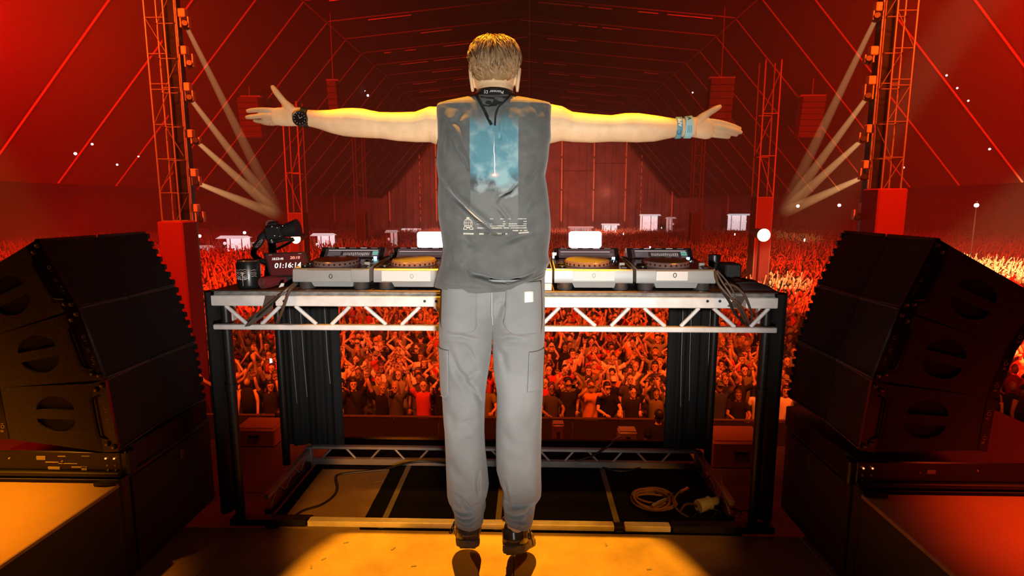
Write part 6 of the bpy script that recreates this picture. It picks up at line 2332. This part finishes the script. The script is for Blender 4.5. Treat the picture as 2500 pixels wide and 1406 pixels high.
def person_meshes(pose):
    """body mesh (skin, trousers, face marks) and shirt mesh"""
    b = MB()
    # legs and hips
    for s in (-1, 1):
        b.loft([oval((.09 * s, 0, z), r, r, 8) for z, r in ((.06, .05), (.1, .052), (.48, .062), (.55, .065), (.9, .085))], True, 1)
        b.box((.09 * s, -.05, .035), (.09, .25, .07), None, 1)
    b.loft([oval((0, 0, z), rx, ry, 10) for z, rx, ry in ((.8, .15, .1), (.92, .17, .115), (1.0, .155, .105))], True, 1)
    b.loft([oval((0, 0, z), rx, ry, 10) for z, rx, ry in ((.95, .14, .095), (1.1, .14, .095), (1.28, .16, .1), (1.38, .175, .09), (1.45, .09, .06), (1.48, .052, .052), (1.56, .052, .055))], True, 0)
    # head
    b.loft([oval((0, -.005 + dy, z), rx, ry, 12) for z, rx, ry, dy in ((1.505, .03, .045, -.045), (1.525, .052, .07, -.03), (1.56, .066, .085, -.012), (1.61, .074, .095, 0), (1.66, .077, .098, .004), (1.70, .07, .088, .008), (1.735, .045, .055, .01), (1.745, .01, .012, .01))], True, 0)
    b.loft([[(-.012, -.092, 1.628), (.012, -.092, 1.628), (0, -.088, 1.66)], [(-.016, -.094, 1.592), (.016, -.094, 1.592), (0, -.122, 1.594)]], True, 0)
    for s in (-1, 1):
        b.sphere((.078 * s, .008, 1.615), (.01, .02, .03), 6, 5, 0)
        b.box((.03 * s, -.0925, 1.632), (.022, .012, .007), None, 2)
        b.box((.03 * s, -.0955, 1.650), (.034, .010, .0045), None, 2)
    b.box((0, -.0895, 1.557), (.038, .012, .006), None, 2)
    # arms and hands
    for s in (-1, 1):
        sh, el, wr, fd = arm_pts(pose, s)
        b.tube([sh, sh.lerp(el, .4), el, el.lerp(wr, .35), wr], [.05, .046, .038, .038, .026], 7, True, 0)
        hd_ = wr + fd * .045
        sid = fd.cross(Vector((0, -1, .15))).normalized() if abs(fd.y) < .8 else Vector((1, 0, 0))
        nr = sid.cross(fd).normalized()
        rr = []
        for t, w in ((0, .024), (.03, .036), (.075, .04), (.085, .036)):
            c = wr + fd * t
            rr.append([c + sid * (w * math.cos(a)) + nr * (.013 * math.sin(a)) for a in [2 * math.pi * k / 8 for k in range(8)]])
        b.loft(rr, True, 0)
        for k, (o, L) in enumerate(((-.030, .055), (-.010, .072), (.010, .075), (.030, .062))):
            p = wr + fd * .08 + sid * o
            dd = (fd + sid * o * 9 + nr * .15).normalized()
            b.tube([p, p + dd * L * .55, p + (dd + nr * .25).normalized() * L], [.0095, .009, .006], 5, True, 0)
        tdir = (fd * .55 - sid * .9).normalized()
        p = wr + fd * .03 - sid * .028
        b.tube([p, p + tdir * .035, p + (tdir + fd * .5).normalized() * .065], [.012, .0105, .007], 5, True, 0)
    sm_ = MB()
    sm_.loft([oval((0, 0, z), rx, ry, 12) for z, rx, ry in ((.86, .178, .125), (.95, .17, .12), (1.1, .165, .118), (1.28, .185, .12), (1.38, .198, .108), (1.42, .185, .092), (1.455, .115, .08), (1.47, .075, .072))], False)
    for s in (-1, 1):
        sh, el, wr, fd = arm_pts(pose, s)
        i_ = sh + Vector((-s * .05, 0, 0))
        sm_.tube([i_, sh, sh.lerp(el, .35), sh.lerp(el, .62)], [.062, .066, .062, .064], 9, True)
    return b.mesh('person', [SK[0], M_jn, M_dk], 'all'), sm_.mesh('shirt', SH[0], 'all')


def hair_mesh(kind):
    h = MB()
    if kind == 'short hair':
        h.loft([oval((0, .012 + dy, z), rx, ry, 12, tl) for z, rx, ry, dy, tl in ((1.60, .079, .085, .02, -.02), (1.66, .084, .102, .008, .012), (1.71, .078, .098, .008, .006), (1.745, .052, .066, .01, 0), (1.758, .01, .012, .01, 0))], True)
    elif kind == 'long hair':
        h.loft([oval((0, .03 + dy, z), rx, ry, 12, tl) for z, rx, ry, dy, tl in ((1.30, .10, .03, .06, 0), (1.42, .115, .05, .045, 0), (1.55, .10, .07, .03, 0), (1.64, .088, .095, -.01, .03), (1.71, .08, .1, -.02, .01), (1.748, .052, .066, -.02, 0), (1.762, .01, .012, -.02, 0))], True)
    elif kind == 'curly hair':
        rg = random.Random(4)
        for _ in range(34):
            a, p = rg.uniform(0, 2 * math.pi), rg.uniform(.05, 1.35)
            v = Vector((math.sin(p) * math.cos(a), math.sin(p) * math.sin(a), math.cos(p)))
            if v.y < -.55 and v.z < .6:
                continue
            h.sphere(Vector((0, .01, 1.655)) + Vector((v.x * .085, v.y * .1, v.z * .1)), .036, 6, 5)
    elif kind == 'a cap':
        h.loft([oval((0, .004, z), rx, ry, 12) for z, rx, ry in ((1.655, .083, .104), (1.69, .083, .103), (1.735, .062, .08), (1.76, .012, .015))], True)
        h.loft([oval((0, -.10, 1.664), .07, .06, 12), oval((0, -.10, 1.672), .068, .058, 12)], True)
    elif kind == 'hair tied up':
        h.loft([oval((0, .012 + dy, z), rx, ry, 12, tl) for z, rx, ry, dy, tl in ((1.60, .078, .08, .02, -.02), (1.66, .082, .100, .008, .012), (1.71, .076, .096, .008, .006), (1.742, .05, .066, .01, 0), (1.752, .01, .012, .01, 0))], True)
        h.sphere((0, .05, 1.785), .04, 8, 6)
    elif kind == 'short hair and a beard':
        h.loft([oval((0, .012 + dy, z), rx, ry, 12, tl) for z, rx, ry, dy, tl in ((1.60, .079, .085, .02, -.02), (1.66, .084, .102, .008, .012), (1.71, .078, .098, .008, .006), (1.745, .052, .066, .01, 0), (1.758, .01, .012, .01, 0))], True)
        h.loft([oval((0, -.038, z), rx, ry, 10) for z, rx, ry in ((1.492, .028, .03), (1.515, .05, .056), (1.545, .062, .062), (1.575, .07, .05))], True)
    return h.mesh('hair', HR[0], 'all')


HK = ['short hair', 'long hair', 'curly hair', 'a cap', 'hair tied up', 'short hair and a beard', 'short hair', 'long hair']
HM = {k: hair_mesh(k) for k in set(HK)}
PM = {p: person_meshes(p) for p in PN}
GL = MB().box((-.034, -.104, 1.634), (.05, .012, .034), None, None, .004).box((.034, -.104, 1.634), (.05, .012, .034), None, None, .004).box((0, -.106, 1.638), (.03, .008, .008)).mesh('sunglasses', M_dk, True)
ORD = ['front', 'second', 'third', 'fourth', 'fifth', 'sixth', 'seventh', 'eighth', 'ninth', 'tenth', 'eleventh', 'twelfth', 'thirteenth', 'fourteenth', 'fifteenth']
ORN = ['first', 'second', 'third', 'fourth', 'fifth', 'sixth', 'seventh', 'eighth', 'ninth', 'tenth', 'eleventh', 'twelfth', 'thirteenth', 'fourteenth', 'fifteenth', 'sixteenth', 'seventeenth', 'eighteenth', 'nineteenth', 'twentieth'] + ['twenty-' + o for o in ('first', 'second', 'third', 'fourth', 'fifth', 'sixth', 'seventh', 'eighth', 'ninth')] + ['thirtieth', 'thirty-first', 'thirty-second', 'thirty-third', 'thirty-fourth', 'thirty-fifth', 'thirty-sixth']


def slot(o, i, m):
    o.material_slots[i].link = 'OBJECT'
    o.material_slots[i].material = m


def place_person(x, y, rz, sc, pose, si, hk, hc, sk, lab, grp, glasses=False):
    bme_, sme = PM[pose]
    o = bpy.data.objects.new('person', bme_)
    COL.objects.link(o)
    o.location = (x, y, ZG)
    o.rotation_euler.z = rz
    o.scale = (sc, sc, sc)
    slot(o, 0, SK[sk])
    tag(o, lab, 'person', grp)
    for me, m in ((sme, SH[si]), (HM[hk], HR[hc] if hk != 'a cap' else SH[(si + 3) % len(SH)])):
        c = bpy.data.objects.new(me.name.split('.')[0], me)
        COL.objects.link(c)
        c.parent = o
        slot(c, 0, m)
    if glasses:
        c = bpy.data.objects.new('sunglasses', GL)
        COL.objects.link(c)
        c.parent = o
    return o


rng = random.Random(21)
count = 0
ROWS = 12
row_y = [12.62 + .74 * i for i in range(ROWS)]
taken_rows = []
for ri, y in enumerate(row_y):
    half = 6.1 * y / 12.62
    xs_ = []
    nrow = 25
    for k in range(nrow):
        xs_.append(-.05 - half + 2 * half * (k + .5) / nrow)
    for k, x in enumerate(xs_):
        xx = x + rng.uniform(-.12, .12)
        yy = y + rng.uniform(-.16, .16) * (0 if ri == 0 else 1)
        if ri == 0:
            pose = rng.choice(['arms resting on the barrier', 'arms resting on the barrier', 'both arms raised', 'one arm raised', 'hands clapping overhead', 'pointing at the stage', 'holding both hands before the face'])
        else:
            pose = rng.choice([p for p in PN if p != 'arms resting on the barrier'] + ['both arms raised', 'one arm raised', 'arms hanging down', 'arms hanging down'])
        si = rng.choice([0, 0, 0, 1, 1, 2, 3, 4, 5, 6, 7, 8]) if ri < 2 else rng.randrange(len(SH))
        hk, hc, sk = rng.choice(HK), rng.choice([0, 0, 1, 1, 2]), rng.choice([0, 0, 0, 1, 2])
        rowname = ORD[ri] + ' row'
        lab = 'person in %s shirt with %s, %s, %s, %s from left' % (SHC[si][0], hk, pose, rowname, ORN[k])
        if len(lab.split()) > 16:
            lab = 'person in %s shirt, %s, %s, %s from left' % (SHC[si][0], pose, rowname, ORN[k])
        place_person(xx, yy, rng.uniform(-.35, .35) - math.atan2(xx, yy) * .6, rng.uniform(.94, 1.08), pose, si, hk, hc, sk, lab, 'crowd members in the nearest rows', rng.random() < .15)
        count += 1
# two guards in the pit, backs turned
for (px, Yg, lab) in ((676, 10.6, 'guard in black standing in the pit behind the left black drape'), (1612, 10.8, 'guard in black standing in the pit behind the right black drape')):
    place_person(at(px, 900, Yg).x, Yg, math.pi + .2, 1.05, 'arms hanging down', 0, 'short hair', 0, 1, lab, 'guards in the pit')


# ---- the rest of the crowd, past counting: one joined body of people
def crowd_lod(pose, lod):
    b = MB()
    n = 6 if lod == 1 else 4
    if lod == 1:
        b.loft([oval((0, 0, z), rx, ry, n) for z, rx, ry in ((.75, .16, .11), (1.1, .16, .11), (1.36, .195, .1), (1.46, .06, .06))], True, 1)
        b.sphere((0, 0, 1.61), (.078, .098, .125), 7, 5, 0)
        b.sphere((0, .02, 1.655), (.085, .1, .105), 7, 4, 2)
        b.loft([oval((0, 0, .75), .15, .1, 4), oval((0, 0, .05), .12, .08, 4)], False, 3)
    else:
        b.loft([oval((0, 0, 1.0), .17, .11, 4), oval((0, 0, 1.4), .2, .1, 4)], True, 1)
        b.sphere((0, 0, 1.6), (.08, .09, .12), 5, 3, 0)
        b.sphere((0, .03, 1.66), (.085, .09, .09), 4, 3, 2)
    for s in (-1, 1):
        sh, el, wr, fd = arm_pts(pose, s)
        tip = wr + fd * .17
        if lod == 1:
            b.tube([sh, el, wr, wr + fd * .09, tip], [.052, .04, .028, .042, .02], 5, True, 0)
        else:
            b.tube([sh, el, tip], [.05, .042, .035], 3, False, 0)
    return np.array(b.v), b.f, b.mi


def joined(name, pts, lod, seed, lab):
    rg = np.random.RandomState(seed)
    pr = random.Random(seed)
    base = [crowd_lod(p, lod) for p in PN if p != 'arms resting on the barrier'] + [crowd_lod('both arms raised', lod), crowd_lod('one arm raised', lod)] + [crowd_lod('arms hanging down', lod)] * 3
    V, LT, LI, MI = [], [], [], []
    off = 0
    shirts = [0, 0, 0, 1, 2, 2, 3, 4, 4, 5, 6, 7, 8]
    cache = []
    for (v, f, mi) in base:
        cache.append((v, np.array([len(q) for q in f], np.int32), np.concatenate([np.array(q, np.int32) for q in f]), np.array(mi, np.int32)))
    for (x, y) in pts:
        v, lt, li, mi = cache[pr.randrange(len(cache))]
        a = pr.uniform(-.5, .5)
        s = pr.uniform(.93, 1.1)
        ca_, sa_ = math.cos(a) * s, math.sin(a) * s
        w = np.empty_like(v)
        w[:, 0] = v[:, 0] * ca_ - v[:, 1] * sa_ + x
        w[:, 1] = v[:, 0] * sa_ + v[:, 1] * ca_ + y
        w[:, 2] = v[:, 2] * s + ZG
        V.append(w)
        LT.append(lt)
        LI.append(li + off)
        m = mi.copy()
        m[mi == 1] = 4 + pr.choice(shirts)
        m[mi == 0] = pr.choice([0, 0, 0, 13])
        m[mi == 2] = pr.choice([2, 2, 14])
        MI.append(m)
        off += len(v)
    V = np.concatenate(V)
    LT = np.concatenate(LT)
    LI = np.concatenate(LI)
    MI = np.concatenate(MI)
    me = bpy.data.meshes.new(name)
    me.vertices.add(len(V))
    me.vertices.foreach_set('co', V.ravel())
    me.loops.add(len(LI))
    me.loops.foreach_set('vertex_index', LI)
    me.polygons.add(len(LT))
    st_ = np.concatenate([[0], np.cumsum(LT)[:-1]]).astype(np.int32)
    me.polygons.foreach_set('loop_start', st_)
    me.polygons.foreach_set('material_index', MI)
    for m in [SK[0], SH[0], HR[0], M_jn] + SH + [SK[1], HR[2]]:
        me.materials.append(m)
    me.update(calc_edges=True)
    me.validate()
    me.polygons.foreach_set('use_smooth', [True] * len(me.polygons))
    o = bpy.data.objects.new(name, me)
    COL.objects.link(o)
    o['kind'] = 'stuff'
    return tag(o, lab, 'crowd')


yl = row_y[-1] + .6
pts = []
y = 12.9
while y < 44:
    hw = min(36, y * .98 + 1)
    x = -hw
    while x < hw:
        xx, yy = x + rng.uniform(-.2, .2), y + rng.uniform(-.25, .25)
        inner = 6.3 * yy / 12.62
        if yy > yl or abs(xx) > inner:
            clear = all((xx - cx_) ** 2 + (yy - cy_) ** 2 > rr_ ** 2 for cx_, cy_, rr_ in ((at(725, 480, 32).x, 32, 1.3), (at(1861, 480, 32).x, 32, 1.3), (at(1052, 585, 30).x, 30, 1.1), (at(1428, 585, 30).x, 30, 1.1), ((xl0 + xl1) / 2, TWY, .8), ((xr0 + xr1) / 2, TWY, .8), (at(1865, 574, 27).x, 27.3, 1.0), (at(722, 583, 27).x, 27.3, 1.0), (at(452, 500, 14).x, 14, .7), (at(2128, 500, 14).x, 14, .7)))
            if clear and rng.random() < .95:
                pts.append((xx, yy))
        x += .58
    y += .74
joined('crowd', pts, 1, 3, 'dense crowd with raised hands filling the middle of the tent')
n_mid = len(pts)
pts = []
y = 44
while y < 96:
    hw = 74
    x = -58
    while x < hw:
        q_ = (x + rng.uniform(-.25, .25), y + rng.uniform(-.3, .3))
        if rng.random() < (.9 if abs(x) < 28 else .6) and not any(s0 < q_[0] < s1 and s2 < q_[1] < s3 for s0, s1, s2, s3 in STALLS):
            pts.append(q_)
        x += .66
    y += .86
joined('crowd', pts, 2, 5, 'far crowd fading into the haze before the end wall')
# lit phones held up in the crowd
for (px, py, Yp, wh) in ((1964, 586, 30, 'just left of the right speaker stack'), (1794, 572, 40, 'left of the round follow lamp'), (1522, 571, 44, 'right of the glowing panel'), (1587, 605, 26, 'above the right players'), (1615, 556, 60, 'far off by the bar stall'), (662, 881, 14.6, 'seen under the left table end')):
    p = at(px, py, Yp)
    t = thing('phone', tuple(p), 'lit phone held up in the crowd ' + wh, 'phone', 'lit phones in the crowd')
    MB().box(p, (.08, .012, .16), None, None, .006).build('case', M_black, t)
    MB().box(p + Vector((0, -.008, 0)), (.07, .004, .14)).build('screen', M_ph, t)
print('crowd', count, n_mid, len(pts))
